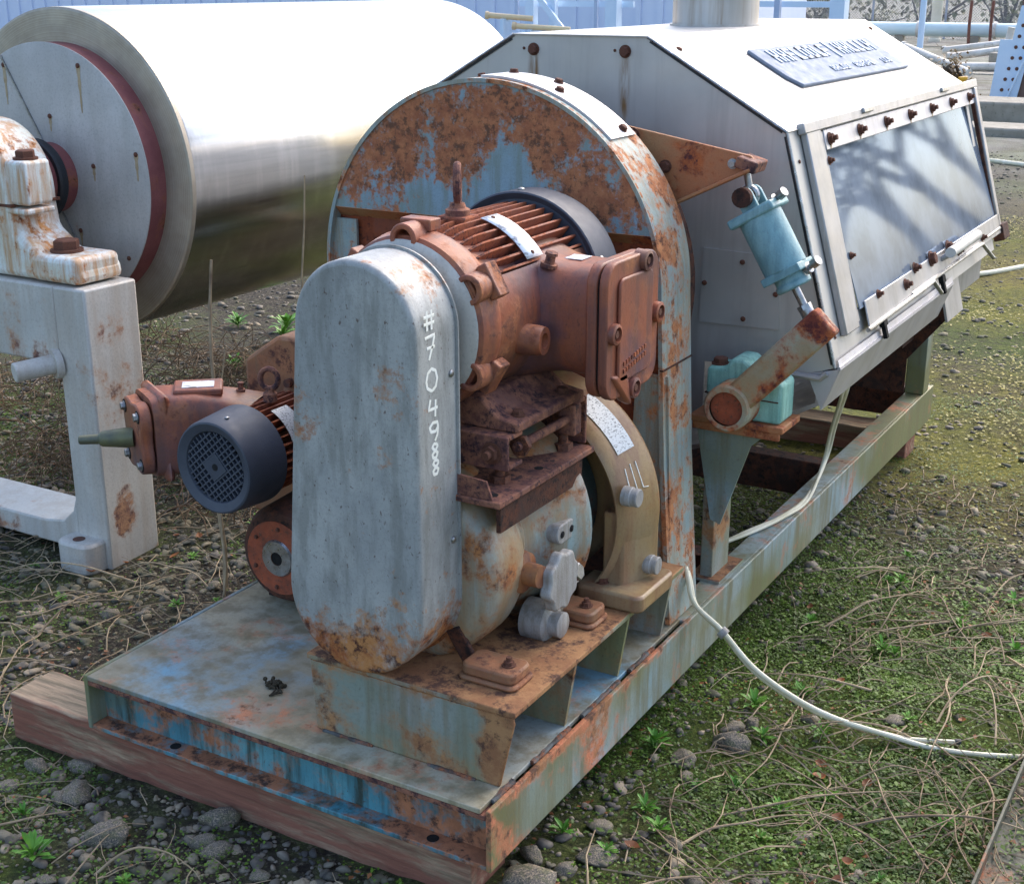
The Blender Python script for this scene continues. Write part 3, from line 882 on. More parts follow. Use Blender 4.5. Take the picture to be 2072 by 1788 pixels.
# lifting eye
b = MB()
ec = Vector((-0.335, 0.435, 1.125))
b.lathe([(-0.052, 0.026), (-0.040, 0.026), (-0.036, 0.018), (-0.026, 0.014)], ec, (0, 0, 1), 20)
b.tube([ec + Vector((-0.0125 * math.cos(a), 0.022 * math.cos(a), 0.014 + 0.036 * math.sin(a))) for a in [2 * math.pi * i / 24 for i in range(25)]], 0.0085, 10, cap=False)
b.build('lifting_eye', 'rusty', motor)
MB().prism(rrect(-0.335, 0.435, 0.034, 0.034, 0.01), 'z', 1.035, 1.0735).build('eye_pad', 'fin', motor, bevel=0.004)
# curved nameplate over fins
b = MB()
for i in range(9):
    a = R_(77 - 5.2 * i)
    for y in (0.455, 0.52):
        b.v.append((MX + 0.1895 * math.cos(a), y, MZ + 0.1895 * math.sin(a)))
b.f = [(2 * i, 2 * i + 1, 2 * i + 3, 2 * i + 2) for i in range(8)]
npl = b.build('nameplate', 'blank', motor)
npl.modifiers.new('s', 'SOLIDIFY').thickness = 0.0015
for a_ in (73.5, 39):
    a = R_(a_)
    d_ = Vector((math.cos(a), 0, math.sin(a)))
    place('screw', DSCREW, motor, Vector(ax) + d_ * 0.190 + Vector((0, 0.4875, 0)), d_.to_track_quat('Z', 'Y'), 0.005)
# terminal-box flange, gasket, cover
b = MB().prism([(tbY + 0.005 + q[0], tbZ - 0.01 + q[1]) for q in rrect(0, 0, 0.122, 0.142, 0.045)], 'x', -0.046, -0.022)
b.build('terminal_box_flange', 'motor', motor, bevel=0.004)
b = MB().prism([(tbY + 0.005 + q[0], tbZ - 0.01 + q[1]) for q in rrect(0, 0, 0.116, 0.136, 0.043)], 'x', -0.0215, -0.0165)
b.build('terminal_box_gasket', 'hollow_gasket_black', motor)
b = MB().prism([(tbY + 0.005 + q[0], tbZ - 0.01 + q[1]) for q in rrect(0, 0, 0.124, 0.145, 0.046)], 'x', -0.016, 0.004)
b.prism([(tbY + 0.005 + q[0], tbZ - 0.01 + q[1]) for q in rrect(0, 0, 0.08, 0.11, 0.02)], 'x', 0.004, 0.012)
tbc = b.build('terminal_box_cover', 'motor', motor, bevel=0.006, segs=3)
for (dy, dz) in ((-0.098, 0.0), (0.112, 0.005), (0.045, 0.128), (0.0, -0.136), (0.10, 0.1), (-0.07, -0.12)):
    cy, cz = tbY + 0.005 + dy, tbZ - 0.01 + dz
    if (dy, dz) in ((0.10, 0.1), (-0.07, -0.12)):
        continue
    b = MB().lathe([(0.0, 0.024), (0.028, 0.022), (0.030, 0.016), (0.018, 0.015)], (-0.012, cy, cz), (1, 0, 0), 20)
    b.build('cover_boss', 'motor', motor)
    MB().lathe([(0, 0.0155), (0.001, 0.0155)], (0.0065, cy, cz), (1, 0, 0), 16).build('painted_bolt_socket', 'hollow_gasket_black', motor)  # dark disc paints the shade inside the boss
    bolt(motor, (0.0075, cy, cz), (1, 0, 0), 0.009)
b = MB().prism([(tbY - 0.10, tbZ - 0.10), (tbY - 0.03, tbZ - 0.17), (tbY + 0.0, tbZ - 0.185), (tbY - 0.03, tbZ - 0.10)], 'x', -0.014, 0.012)
b.build('cover_ear', 'motor', motor, bevel=0.008)
for i in range(2):   # cast lettering rows
    for k in range(9):
        MB().box(0.012, 0.0145, tbY - 0.055 + k * 0.0125, tbY - 0.047 + k * 0.0125, tbZ - 0.085 - i * 0.016 + k * 0.002, tbZ - 0.076 - i * 0.016 + k * 0.002).build('cast_letter', 'fin', motor)
b = MB().box(-0.205, -0.105, 0.552, 0.60, 0.9815, 0.9828)
b.build('nameplate', 'blank', motor)
MB().lathe([(0, 0.018), (0.008, 0.018), (0.008, 0.011), (0.026, 0.010), (0.026, 0.014), (0.032, 0.013)], (-0.155, 0.50, 0.972), (0.25, 0, 1), 18).build('grease_plug', 'rusty', motor)

# --- belt guard
b = MB()
layers = [(0.0, 0.196), (0.0, 0.082)]
for i in range(1, 7):
    a = R_(90 * i / 6)
    layers.append((0.012 * (1 - math.cos(a)), 0.072 - 0.012 * math.sin(a)))
ring_v = []
C1, R1, C2, R2 = (-0.335, 0.900), 0.143, (-0.358, 0.347), 0.166
for ins, y in layers:
    ring_v.append([(x, y, z) for x, z in stadium(C1, R1, C2, R2, 28, ins)])
nn = len(ring_v[0])
b.v = [q for r_ in ring_v for q in r_]
for j in range(len(ring_v) - 1):
    for i in range(nn):
        b.f.append((j * nn + i, j * nn + (i + 1) % nn, (j + 1) * nn + (i + 1) % nn, (j + 1) * nn + i))
b.f = [f[::-1] for f in b.f]
b.f.append(tuple(range((len(ring_v) - 1) * nn, len(ring_v) * nn)))
b.f.append(tuple(range(nn))[::-1])
guard = b.build('belt_guard', 'guard', mach, smooth=50)
b = MB()
lp_ = [[(x, y, z) for x, z in stadium(C1, R1, C2, R2, 28, i_)] for y, i_ in ((0.1965, 0.01), (0.1965, -0.006), (0.2005, -0.006), (0.2005, 0.01))]
n_ = len(lp_[0])
b.add([q for r_ in lp_ for q in r_], [(j * n_ + i, j * n_ + (i + 1) % n_, (j + 1) % 4 * n_ + (i + 1) % n_, (j + 1) % 4 * n_ + i) for j in range(4) for i in range(n_)])
b.build('guard_lip', 'guard', guard)
# hand-written number, upright digits running down the guard's side
def side_x(z):
    tt = (C1[1] - z) / (C1[1] - C2[1])
    return C1[0] + R1 + (C2[0] + R2 - C1[0] - R1) * tt
GL = {'#': [[(.1, .35), (.9, .35)], [(.1, .7), (.9, .7)], [(.35, 0), (.35, 1)], [(.7, 0), (.7, 1)]],
      '7': [[(.1, .95), (.85, 1), (.7, .6), (.4, 0)], [(.25, .5), (.85, .5)]],
      '0': [[(.5, 0), (.15, .2), (.08, .5), (.2, .85), (.5, 1), (.8, .85), (.92, .5), (.8, .15), (.5, 0)]],
      '4': [[(.3, 1), (.15, .45), (.85, .45)], [(.7, .9), (.65, 0)]],
      '9': [[(.8, .7), (.6, .5), (.25, .55), (.15, .8), (.4, 1), (.75, .95), (.8, .7), (.75, .3), (.55, 0)]],
      '8': [[(.7, .9), (.4, 1), (.2, .8), (.45, .55), (.75, .3), (.6, .02), (.3, .05), (.2, .3), (.55, .55), (.75, .75), (.7, .9)]]}
for ch, zc, hgt in (('#', 0.935, 0.038), ('7', 0.882, 0.046), ('0', 0.819, 0.044), ('4', 0.763, 0.037), ('9', 0.715, 0.038), ('8', 0.676, 0.030), ('8', 0.642, 0.030)):
    yc = 0.106 + (0.925 - zc) * 0.05
    b = MB()
    for stv in GL[ch]:
        pts = []
        for (u, v), (u2, v2) in zip(stv, stv[1:]):
            for q in range(4):
                pts.append((u + (u2 - u) * q / 4, v + (v2 - v) * q / 4))
        pts.append(stv[-1])
        P3 = [(side_x(zc + (v - .5) * hgt) + 0.0006, yc + (u - .5) * (0.044 if ch != '8' else 0.034), zc + (v - .5) * hgt) for u, v in pts]
        b.tube(P3, 0.0034, 5)
    b.v = [(side_x(q[2]) + 0.0005 + (q[0] - side_x(q[2]) - 0.0006) * 0.1, q[1], q[2]) for q in b.v]
    b.build('painted_character', 'chalk', guard)
for (z_, y_) in ((0.816, 0.178), (0.470, 0.178)):
    place('screw', SCREW, guard, (side_x(z_), y_, z_), Vector((1, 0, 0)).to_track_quat('Z', 'Y'), 0.0075)
b = MB().obox((-0.185, 0.205, 0.215), (0.55, 0.1, -1), (0, 1, 0), 0.052, 0.006, 0.018)
b.build('guard_strap', 'darkrust', guard, bevel=0.003)
MB().cyl((-0.166, 0.196, 0.190), (-0.166, 0.1955, 0.190), 0.007, seg=12).build('painted_bolt_hole', 'hole_latch_black', guard)  # dark disc painted as the shade in the strap's bolt opening

# --- second, smaller drive on the far side of the deck
SX, SZ = -1.020, 0.408
sx_ = (SX, 0, SZ)
b = MB()
b.lathe([(0.50, 0.085), (0.72, 0.085), (0.725, 0.10), (0.76, 0.10), (0.765, 0.05)], sx_, (0, 1, 0), 48)
# terminal box reaching out to the side and forward
nv, nf_ = [], []
for (c_, dn, hw_, hh_) in (((-1.06, 0.615, 0.425), (-0.9, -0.3), 0.090, 0.095), ((-1.13, 0.585, 0.435), (-0.85, -0.45), 0.080, 0.098), ((-1.20, 0.535, 0.442), (-0.75, -0.65), 0.082, 0.104), ((-1.27, 0.475, 0.440), (-0.6, -0.8), 0.086, 0.106), ((-1.298, 0.448, 0.436), (-0.5, -0.87), 0.086, 0.104)):
    dd = Vector((dn[0], dn[1], 0)).normalized(); uu = Vector((-dd.y, dd.x, 0))
    for k in range(seg):
        a = 2 * math.pi * k / seg
        ca, sa = math.cos(a), math.sin(a)
        nv.append(Vector(c_) + uu * hw_ * math.copysign(abs(ca) ** .38, ca) + Vector((0, 0, hh_ * math.copysign(abs(sa) ** .38, sa))))
for j in range(4):
    for k in range(seg):
        nf_.append((j * seg + k, j * seg + (k + 1) % seg, (j + 1) * seg + (k + 1) % seg, (j + 1) * seg + k))
nf_.append(tuple(range(4 * seg, 5 * seg)))
b.add(nv, nf_)
smot = b.build('small_motor', 'motor', mach)
sf = MB()
prof = [(0.485, 0.080), (0.485, 0.112), (0.50, 0.116), (0.70, 0.116), (0.72, 0.105), (0.72, 0.080)]
for sxx in (-0.0032, 0.0032):
    for (y, r) in prof:
        sf.v.append((sxx * (1.0 if r < 0.1 else 0.6), y, r))
k_ = len(prof)
sf.f = [tuple(range(k_)), tuple(range(2 * k_ - 1, k_ - 1, -1))] + [(i, i + k_, (i + 1) % k_ + k_, (i + 1) % k_) for i in range(k_)]
sfm = sf.mesh('cooling_fin', M['fin'], 40)
for i in range(24):
    ang = 128 - i * 11.0
    place('cooling_fin', sfm, smot, sx_, Quaternion((0, 1, 0), R_(90 - ang)))
# fan cover with square grille
FR = 0.122
b = MB()
b.lathe([(0.400, 0.088), (0.392, 0.092), (0.384, 0.112), (0.386, 0.1165), (0.395, 0.1195), (0.42, 0.1215), (0.505, 0.128), (0.512, 0.128), (0.512, 0.118)], sx_, (0, 1, 0), 64, cap=False)
sfc = b.build('fan_cover', 'black', smot)
MB().lathe([(0.420, 0.0005), (0.420, 0.095)], sx_, (0, 1, 0), 48, cap=False).build('fan_shadow_disc', 'hollow_gasket_black', smot)
gr = MB()
rot = R_(40)
hub_r = 0.026
for k in range(-6, 7):
    off_ = k * 0.0145
    if abs(off_) > 0.086:
        continue
    hl = math.sqrt(0.0885 ** 2 - off_ ** 2)
    for w_ in (0, 1):
        d_ = Vector((math.cos(rot + w_ * math.pi / 2), 0, math.sin(rot + w_ * math.pi / 2)))
        n_ = Vector((-d_.z, 0, d_.x))
        gr.obox(Vector(sx_) + n_ * off_ + Vector((0, 0.399 + 0.0004 * w_, 0)), d_, n_, hl, 0.0021, 0.005)
gr.obox(Vector(sx_) + Vector((0, 0.398, 0)), (math.cos(rot), 0, math.sin(rot)), (-math.sin(rot), 0, math.cos(rot)), hub_r, hub_r, 0.0055)
gr.build('fan_grille', 'black', smot)
MB().lathe([(0, 0.009), (0.0006, 0.009)], (SX, 0.3919, SZ), (0, 1, 0), 16).build('painted_centre_hole', 'hollow_gasket_black', smot)  # dark disc painted as the shade of a centre opening
place('screw', SCREW, smot, (SX + 0.02, 0.425, SZ + 0.1205), None, 0.006)
# box cover: bolted end plate facing -X/front, and greasy shaft
cc = Vector((-1.300, 0.444, 0.434))
cd = Vector((-0.5, -0.87, 0))
b = MB()
d_, u_, w_ = frame_of(cd)
outl = []
for i in range(48):
    a = 2 * math.pi * i / 48
    r = 0.092 + 0.012 * math.cos(4 * a + math.pi)
    outl.append((r * math.cos(a), r * math.sin(a) * 1.12))
v = [cc + u_ * p0 + w_ * p1 for p0, p1 in outl] + [cc + d_ * 0.03 + u_ * p0 * .96 + w_ * p1 * .96 for p0, p1 in outl]
b.add(v, [tuple(range(48))[::-1], tuple(range(48, 96))] + [(i, (i + 1) % 48, (i + 1) % 48 + 48, i + 48) for i in range(48)])
scov = b.build('terminal_box_cover', 'motor', smot, bevel=0.004)
MB().obox((-1.283, 0.474, 0.437), (-0.5, -0.87, 0), (0.87, -0.5, 0), 0.013, 0.096, 0.114).build('terminal_box_flange', 'motor', smot, bevel=0.014)
MB().obox((-1.20, 0.545, 0.545), (-0.75, -0.65, 0), (0.65, -0.75, 0), 0.062, 0.052, 0.010).build('terminal_box_lid', 'motor', smot, bevel=0.006)
for (p0, p1) in ((0.060, 0.064), (-0.060, 0.064), (0.060, -0.064), (-0.060, -0.064)):
    q = cc + d_ * 0.0302 + u_ * p0 + w_ * p1
    MB().lathe([(0, 0.0175), (0.0008, 0.0175)], q, d_, 18).build('painted_bolt_socket', 'hollow_gasket_black', smot)  # flat dark disc painted as the shade of a socket
    bolt(smot, q + d_ * 0.001, d_, 0.0105, ZBOLT)
shaft0 = cc + d_ * 0.028 + w_ * -0.005
sd_ = Vector((-0.80, -0.60, -0.02)).normalized()
b = MB().lathe([(0, 0.024), (0.02, 0.026), (0.080, 0.020), (0.085, 0.017), (0.088, 0.013), (0.135, 0.0115), (0.138, 0.009), (0.130, 0.006)], shaft0, sd_, 20)
b.build('greased_shaft', 'shaft', smot)
MB().obox((-1.195, 0.540, 0.5565), (-0.75, -0.65, 0.0), (0.65, -0.75, 0.0), 0.040, 0.026, 0.0012).build('nameplate', 'blank', smot)
MB().lathe([(0, 0.012), (0.006, 0.012), (0.006, 0.007), (0.02, 0.007), (0.024, 0.009)], (-1.125, 0.62, 0.528), (0, 0, 1), 14).build('grease_plug', 'rusty', smot)
ec = Vector((SX + 0.01, 0.60, 0.575))
b = MB().lathe([(-0.05, 0.018), (-0.030, 0.018), (-0.026, 0.012), (-0.02, 0.010)], ec, (0, 0, 1), 18)
b.tube([ec + Vector((0.022 * math.cos(a), 0.008 * math.cos(a), 0.008 + 0.026 * math.sin(a))) for a in [2 * math.pi * i / 20 for i in range(21)]], 0.0075, 8, cap=False)
b.build('lifting_eye', 'rusty', smot)
b = MB()
for i in range(9):
    a = R_(66 - 6 * i)
    for y in (0.555, 0.615):
        b.v.append((SX + 0.119 * math.cos(a), y, SZ + 0.119 * math.sin(a)))
b.f = [(2 * i, 2 * i + 1, 2 * i + 3, 2 * i + 2) for i in range(8)]
b.build('nameplate', 'label', smot)
# lower reducer
b = MB()
lr = (-0.925, 0, 0.150)
b.lathe([(0.50, 0.07), (0.495, 0.095), (0.505, 0.118), (0.53, 0.132), (0.70, 0.140), (0.82, 0.140), (0.82, 0.05)], lr, (0, 1, 0), 56)
b.box(-1.02, -0.83, 0.56, 0.80, 0.0005, 0.06)
sred = b.build('small_reducer', 'darkrust', mach)
MB().lathe([(0.4935, 0.045), (0.4925, 0.098), (0.4945, 0.099), (0.4955, 0.045)], lr, (0, 1, 0), 40).build('reducer_face', 'orange', sred)
MB().lathe([(0.488, 0.018), (0.488, 0.046), (0.494, 0.050), (0.4945, 0.018)], lr, (0, 1, 0), 32, cap=False).build('shaft_seal', 'zinc', sred)
MB().lathe([(0.490, 0.0005), (0.490, 0.018)], lr, (0, 1, 0), 20, cap=False).build('shaft_centre', 'hole_latch_black', sred)
for k in range(6):
    a = R_(25 + 60 * k)
    bolt(sred, (lr[0] + 0.08 * math.cos(a), 0.4925, lr[2] + 0.08 * math.sin(a)), (0, -1, 0), 0.005)
# tan bell housing that carries the small motor
b = MB()
b.lathe([(0.775, 0.10), (0.775, 0.135), (0.79, 0.152), (0.83, 0.155), (0.85, 0.15), (0.85, 0.05)], (SX + 0.02, 0, 0.42), (0, 1, 0), 40)
b.prism([(-1.25, 0.12), (-0.85, 0.12), (-0.85, 0.60), (-0.92, 0.645), (-1.13, 0.64), (-1.25, 0.56)], 'y', 0.78, 0.90)
b.build('bell_housing', 'footrust', mach, bevel=0.012)
for k in range(5):
    a = R_(20 + 35 * k)
    MB().cyl((SX + 0.12 * math.cos(a), 0.76, 0.42 + 0.12 * math.sin(a)), (SX + 0.12 * math.cos(a), 0.785, 0.42 + 0.12 * math.sin(a)), 0.012, seg=12).build('stud', 'boltrust', smot)

# --- arched drive housing
AC, AZ, AR = -0.572, 0.825, 0.488
def arch_outline(r, zb, xl, xr, n=48, half=True):
    pts = [(xr, zb)]
    for i in range(n + 1):
        a = math.pi * i / n
        pts.append((AC + r * math.cos(a), AZ + r * math.sin(a)))
    pts.append((xl, zb))
    return pts
ARY = 0.92
top_poly = [(AC + AR * math.cos(a), AZ + AR * math.sin(a)) for a in [math.asin(0.147 / AR) + (math.pi - 2 * math.asin(0.147 / AR)) * i / 60 for i in range(61)]]
b = MB().prism(top_poly, 'y', ARY + 0.004, ARY + 0.012)
arch = b.build('arched_housing', 'arch', mach, smooth=35)
# lower, set-back part of the face and its fold
lo = [(AC + AR * 0.99 * math.cos(a), AZ + AR * 0.99 * math.sin(a)) for a in [math.asin(0.147 / AR), 0.15, 0.0]]
lo_l = [(2 * AC - x, z) for x, z in lo[::-1]]
b = MB().prism(lo + [(AC + 0.50, 0.0), (AC - 0.50, 0.0)] + lo_l, 'y', ARY + 0.035, ARY + 0.043)
b.build('lower_face', 'redpanel', arch)
hw = AR * math.cos(math.asin(0.147 / AR))
b = MB()
b.add([(AC - hw, ARY + 0.003, AZ + 0.147), (AC + hw, ARY + 0.003, AZ + 0.147), (AC + hw, ARY + 0.036, AZ + 0.120), (AC - hw, ARY + 0.036, AZ + 0.120),
       (AC - hw, ARY + 0.008, AZ + 0.152), (AC + hw, ARY + 0.008, AZ + 0.152), (AC + hw, ARY + 0.042, AZ + 0.125), (AC - hw, ARY + 0.042, AZ + 0.125)],
      [(0, 3, 2, 1), (4, 5, 6, 7), (0, 1, 5, 4), (2, 3, 7, 6), (0, 4, 7, 3), (1, 2, 6, 5)])
b.build('face_fold', 'gusset', arch)
# rim: band from front to back, round the top and down both sides
b = MB()
path = [(-0.030, 0.003), (-0.062, 0.42)] + [(AC + AR * math.cos(math.pi * i / 64), AZ + AR * math.sin(math.pi * i / 64)) for i in range(65)] + [(2 * AC + 0.062, 0.42), (2 * AC + 0.03, 0.003)]
inn = [(-0.042, 0.003), (-0.074, 0.42)] + [(AC + (AR - 0.010) * math.cos(math.pi * i / 64), AZ + (AR - 0.010) * math.sin(math.pi * i / 64)) for i in range(65)] + [(2 * AC + 0.074, 0.42), (2 * AC + 0.042, 0.003)]
n = len(path)
for y in (ARY, 1.09):
    for q in path:
        b.v.append((q[0], y, q[1]))
    for q in inn:
        b.v.append((q[0], y, q[1]))
for i in range(n - 1):
    b.f += [(i, i + 1, i + 2 * n + 1, i + 2 * n), (n + i, n + i + 2 * n, n + i + 2 * n + 1, n + i + 1), (i, n + i, n + i + 1, i + 1), (2 * n + i, 2 * n + i + 1, 3 * n + i + 1, 3 * n + i)]
b.f += [(0, 2 * n, 3 * n, n), (n - 1, 2 * n - 1, 4 * n - 1, 3 * n - 1)]
rim = b.build('housing_rim', 'rim', arch)
MB().box(-0.082, -0.0722, ARY - 0.002, 1.091, 0.655, 0.659).build('rim_joint', 'darkrust', arch)
# side strip left of face and lower corner plates
b = MB().prism([(AC + 0.40, 0.02), (AC + 0.535, 0.02), (AC + 0.505, 0.64), (AC + 0.42, 0.64)], 'y', ARY + 0.018, ARY + 0.026)
b.build('corner_plate', 'rim', arch)
b = MB().prism([(AC - 0.40, 0.02), (AC - 0.535, 0.02), (AC - 0.485, 0.94), (AC - 0.40, 0.94)], 'y', ARY + 0.018, ARY + 0.026)
b.build('corner_plate', 'rim', arch)
# bolted stainless strip over the rim
def rimpt(deg, y, off=0.0):
    a = R_(deg)
    return Vector((AC + (AR + off) * math.cos(a), y, AZ + (AR + off) * math.sin(a)))
b = MB()
N_ = 24
for i in range(N_ + 1):
    d_ = 92 - 45 * i / N_
    for off_ in (0.0005, 0.006):
        for y in (0.945, 1.075):
            b.v.append(tuple(rimpt(d_, y, off_)))
for i in range(N_):
    o_ = 4 * i
    b.f += [(o_ + 2, o_ + 3, o_ + 7, o_ + 6), (o_, o_ + 4, o_ + 5, o_ + 1), (o_, o_ + 2, o_ + 6, o_ + 4), (o_ + 1, o_ + 5, o_ + 7, o_ + 3)]
b.f += [(0, 1, 3, 2), (4 * N_, 4 * N_ + 2, 4 * N_ + 3, 4 * N_ + 1)]
b.build('cover_strip', 'apron', arch)
for d_, y in ((89, 1.06), (74, 1.055), (69, 0.985), (49.5, 1.035), (100, 1.06)):
    p_ = rimpt(d_, y, 0.006 if d_ < 92 else 0)
    bolt(arch, p_, p_ - Vector((AC, y, AZ)), 0.010)
# rust-brown drive wheel seen behind
b = MB().lathe([(1.105, 0.10), (1.105, 0.42), (1.115, 0.455), (1.20, 0.455), (1.21, 0.42), (1.21, 0.1)], (AC, 0, 0.80), (0, 1, 0), 72)
b.build('drive_wheel', 'darkrust', mach)

# --- bracket holding the air cylinder
gy = 1.145
b = MB()
b.prism([(-0.33, 1.20), (-0.286, 1.196), (0.032, 1.143), (0.050, 1.120), (-0.150, 1.022), (-0.26, 1.03), (-0.33, 1.10)], 'y', gy, gy + 0.010)
gus = b.build('cylinder_bracket', 'gusset', mach, bevel=0.002)
b = MB()
b.obox((-0.055, gy - 0.003, 1.067), (0.205, 0, 0.100), (0, 1, 0), 0.108, 0.030, 0.004)
b.build('bracket_flange', 'gusset', gus, bevel=0.002)
MB().obox((0.030, gy + 0.010, 1.124), (1, 0, -0.3), (0, 1, 0), 0.026, 0.040, 0.014).build('bracket_nose', 'rusty', gus, bevel=0.004)
bolt(gus, (-0.185, gy - 0.001, 1.105), (0, -1, 0), 0.013)
bolt(gus, (-0.275, gy - 0.001, 1.175), (0, -1, 0), 0.015)
bolt(gus, (-0.012, gy - 0.001, 1.122), (0, -1, 0), 0.010, ZBOLT)

# --- air cylinder
cy = 1.185
A_ = Vector((0.022, cy, 1.040)); B_ = Vector((0.203, cy, 0.742))
dv = (B_ - A_).normalized()
_, cu, cw = frame_of(dv)
side = Vector((0, 1, 0)); per = dv.cross(side)
if per.x < 0: per = -per
b = MB().lathe([(0.050, 0.052), (0.052, 0.054), (0.190, 0.054), (0.192, 0.052)], A_, dv, 36)
cylo = b.build('air_cylinder', 'teal', mach)
MB().obox(A_ + dv * 0.040, dv, side, 0.012, 0.058, 0.062).build('cylinder_head', 'teal', cylo, bevel=0.006)
MB().obox(A_ + dv * 0.200, dv, side, 0.010, 0.052, 0.052).lathe([(0.208, 0.040), (0.225, 0.040), (0.228, 0.044), (0.240, 0.044), (0.243, 0.038)], A_, dv, 28).build('cylinder_end', 'teal', cylo, bevel=0.004)
for s_ in (-1, 1):
    c_ = A_ + side * 0.026 * s_ * 1.2
    b = MB()
    pl = [(-0.022, 0.030), (0.022, 0.030)] + [(0.022 * math.cos(R_(-180 * i / 10)), -0.006 + 0.022 * math.sin(R_(-180 * i / 10))) for i in range(11)]
    v = [c_ + per * a + dv * t_ + side * e for e in (-0.006, 0.006) for a, t_ in pl]
    n = len(pl)
    b.add(v, [tuple(range(n)), tuple(range(2 * n - 1, n - 1, -1))] + [(i, i + n, (i + 1) % n + n, (i + 1) % n) for i in range(n)])
    b.build('clevis_ear', 'teal', cylo, bevel=0.002)
MB().cyl(A_ - side * 0.05 - dv * 0.006, A_ + side * 0.05 - dv * 0.006, 0.011, seg=16).build('clevis_pin', 'rusty', cylo)
MB().lathe([(0, 0.024), (0.018, 0.024)], A_ - side * 0.056 - dv * 0.006, (0, 1, 0), 16).build('pin_head', 'darkrust', cylo)
# rod eye hanging from bracket
b = MB().tube([A_ - dv * 0.006 + Vector((0.019 * math.cos(a), 0, 0.019 * math.sin(a))) for a in [2 * math.pi * i / 20 for i in range(21)]], 0.008, 8, cap=False)
b.cyl(A_ + Vector((-0.004, 0, 0.022)), A_ + Vector((-0.016, 0, 0.075)), 0.009, seg=12)
b.build('rod_eye', 'zinc', cylo)
MB().lathe([(0, 0.016), (0.012, 0.016)], A_ + Vector((-0.014, 0, 0.062)), (0, 0, 1), 6).build('nut', 'brass', cylo)
for t_, l_ in ((0.034, 0.085), (0.215, 0.080)):
    q = A_ + dv * t_ + per * 0.045
    fd = (per + Vector((0.1, -0.35, 0.35))).normalized()
    b = MB().lathe([(0, 0.014), (0.012, 0.014), (0.013, 0.007), (0.024, 0.007), (0.024, 0.012), (0.044, 0.012)], q, fd, 14)
    b.build('air_fitting', 'zinc', cylo)
MB().cyl(A_ + dv * 0.243, A_ + dv * 0.30, 0.010, seg=16).lathe([(0.288, 0.018), (0.300, 0.018)], A_, dv, 6).cyl(A_ + dv * 0.30, A_ + dv * 0.345, 0.017, seg=16).build('piston_rod', 'zinc', cylo)

# --- lever arm
HB = Vector((0.006, 1.165, 0.518))
LE = Vector((0.222, 1.185, 0.752))
ld = (LE - HB).normalized()
b = MB()
lp = Vector((ld.z, 0, -ld.x))
b.obox(HB + ld * 0.185, ld, lp, 0.150, 0.040, 0.026)
lev = b.build('lever_arm', 'lever', mach, bevel=0.008)
b = MB().lathe([(-0.03, 0.044), (-0.03, 0.056), (-0.024, 0.061), (0.07, 0.061)], HB, (0, 1, 0), 36, cap=False)
b.build('lever_hub', 'lever', lev)
MB().lathe([(-0.018, 0.0005), (-0.018, 0.045)], HB, (0, 1, 0), 28, cap=False).build('hub_bore', 'orange', lev)
MB().cyl(HB + Vector((0, 0.0, 0)), HB + Vector((0, 0.3, 0)), 0.038, seg=20).build('pivot_shaft', 'darkrust', lev)

# --- mint bearing block on its support
b = MB()
b.prism([(-0.082, 0.470), (0.122, 0.470), (0.122, 0.575), (0.095, 0.59), (0.065, 0.592), (0.02, 0.628), (-0.015, 0.628), (-0.035, 0.60), (-0.082, 0.598)], 'y', 1.215, 1.315)
pb = b.build('bearing_block', 'mint', mach, bevel=0.010, segs=3)
bolt(pb, (-0.060, 1.255, 0.598), (0, 0, 1), 0.019)
bolt(pb, (0.098, 1.265, 0.588), (0, 0, 1), 0.019)
MB().box(-0.084, 0.114, 1.213, 1.317, 0.528, 0.531).build('block_split', 'darkrust', pb)
b = MB()
b.box(-0.118, 0.135, 1.200, 1.335, 0.452, 0.4695)
b.box(-0.112, 0.125, 1.206, 1.215, 0.430, 0.452)
sup = b.build('bearing_support', 'gusset', mach, bevel=0.003)
MB().prism([(-0.108, 0.451), (0.10, 0.451), (0.045, 0.40), (-0.028, 0.17), (-0.055, 0.18)], 'y', 1.222, 1.230).build('support_gusset', 'skid', sup)
MB().box(-0.085, -0.05, 1.24, 1.36, 0.0, 0.4515).build('support_post', 'bracket', sup, bevel=0.003)
MB().box(-0.11, -0.02, 1.22, 1.40, -0.0013, 0.006).build('post_foot', 'bracket', sup)

# --- stainless hood
HY0, HY1 = 1.391, 3.30
CRL, CRR, CZ = -0.756, -0.355, 1.396
SHX, SHZ = 0.032, 1.176
BTX, BTZ = 0.200, 0.590
APX, APZ = 0.171, 0.472
mir = lambda x: -1.111 - x
front = [(CRL, CZ), (CRR, CZ), (SHX, SHZ), (BTX, BTZ), (0.13, 0.567), (-0.16, 0.56), (-0.16, 0.40), (mir(-0.16), 0.40), (mir(BTX), BTZ), (mir(SHX), SHZ)]
b = MB().prism(front, 'y', HY0, HY0 + 0.004)
hood = b.build('hood', 'hood', mach)
def panel(name, p, q, y0, y1, th, mat, par=hood, inward=None, bevel=0.0):
    """flat sheet between two section points, pulled along Y; th is laid inward"""
    d = Vector((q[0] - p[0], 0, q[1] - p[1])).normalized()
    nrm = Vector((d.z, 0, -d.x))
    c_ = Vector((-0.555, 0, 0.9))
    mid = Vector(((p[0] + q[0]) / 2, 0, (p[1] + q[1]) / 2))
    if (c_ - mid).dot(nrm) < 0:
        nrm = -nrm
    a, e = Vector((p[0], 0, p[1])), Vector((q[0], 0, q[1]))
    b = MB().prism([(a.x, a.z), (e.x, e.z), (e.x + nrm.x * th, e.z + nrm.z * th), (a.x + nrm.x * th, a.z + nrm.z * th)], 'y', y0, y1)
    return b.build(name, mat, par, bevel=bevel)
yA = HY0 - 0.006
panel('roof_panel', (CRL, CZ + 0.003), (CRR, CZ + 0.003), yA, HY1, 0.003, 'hood')
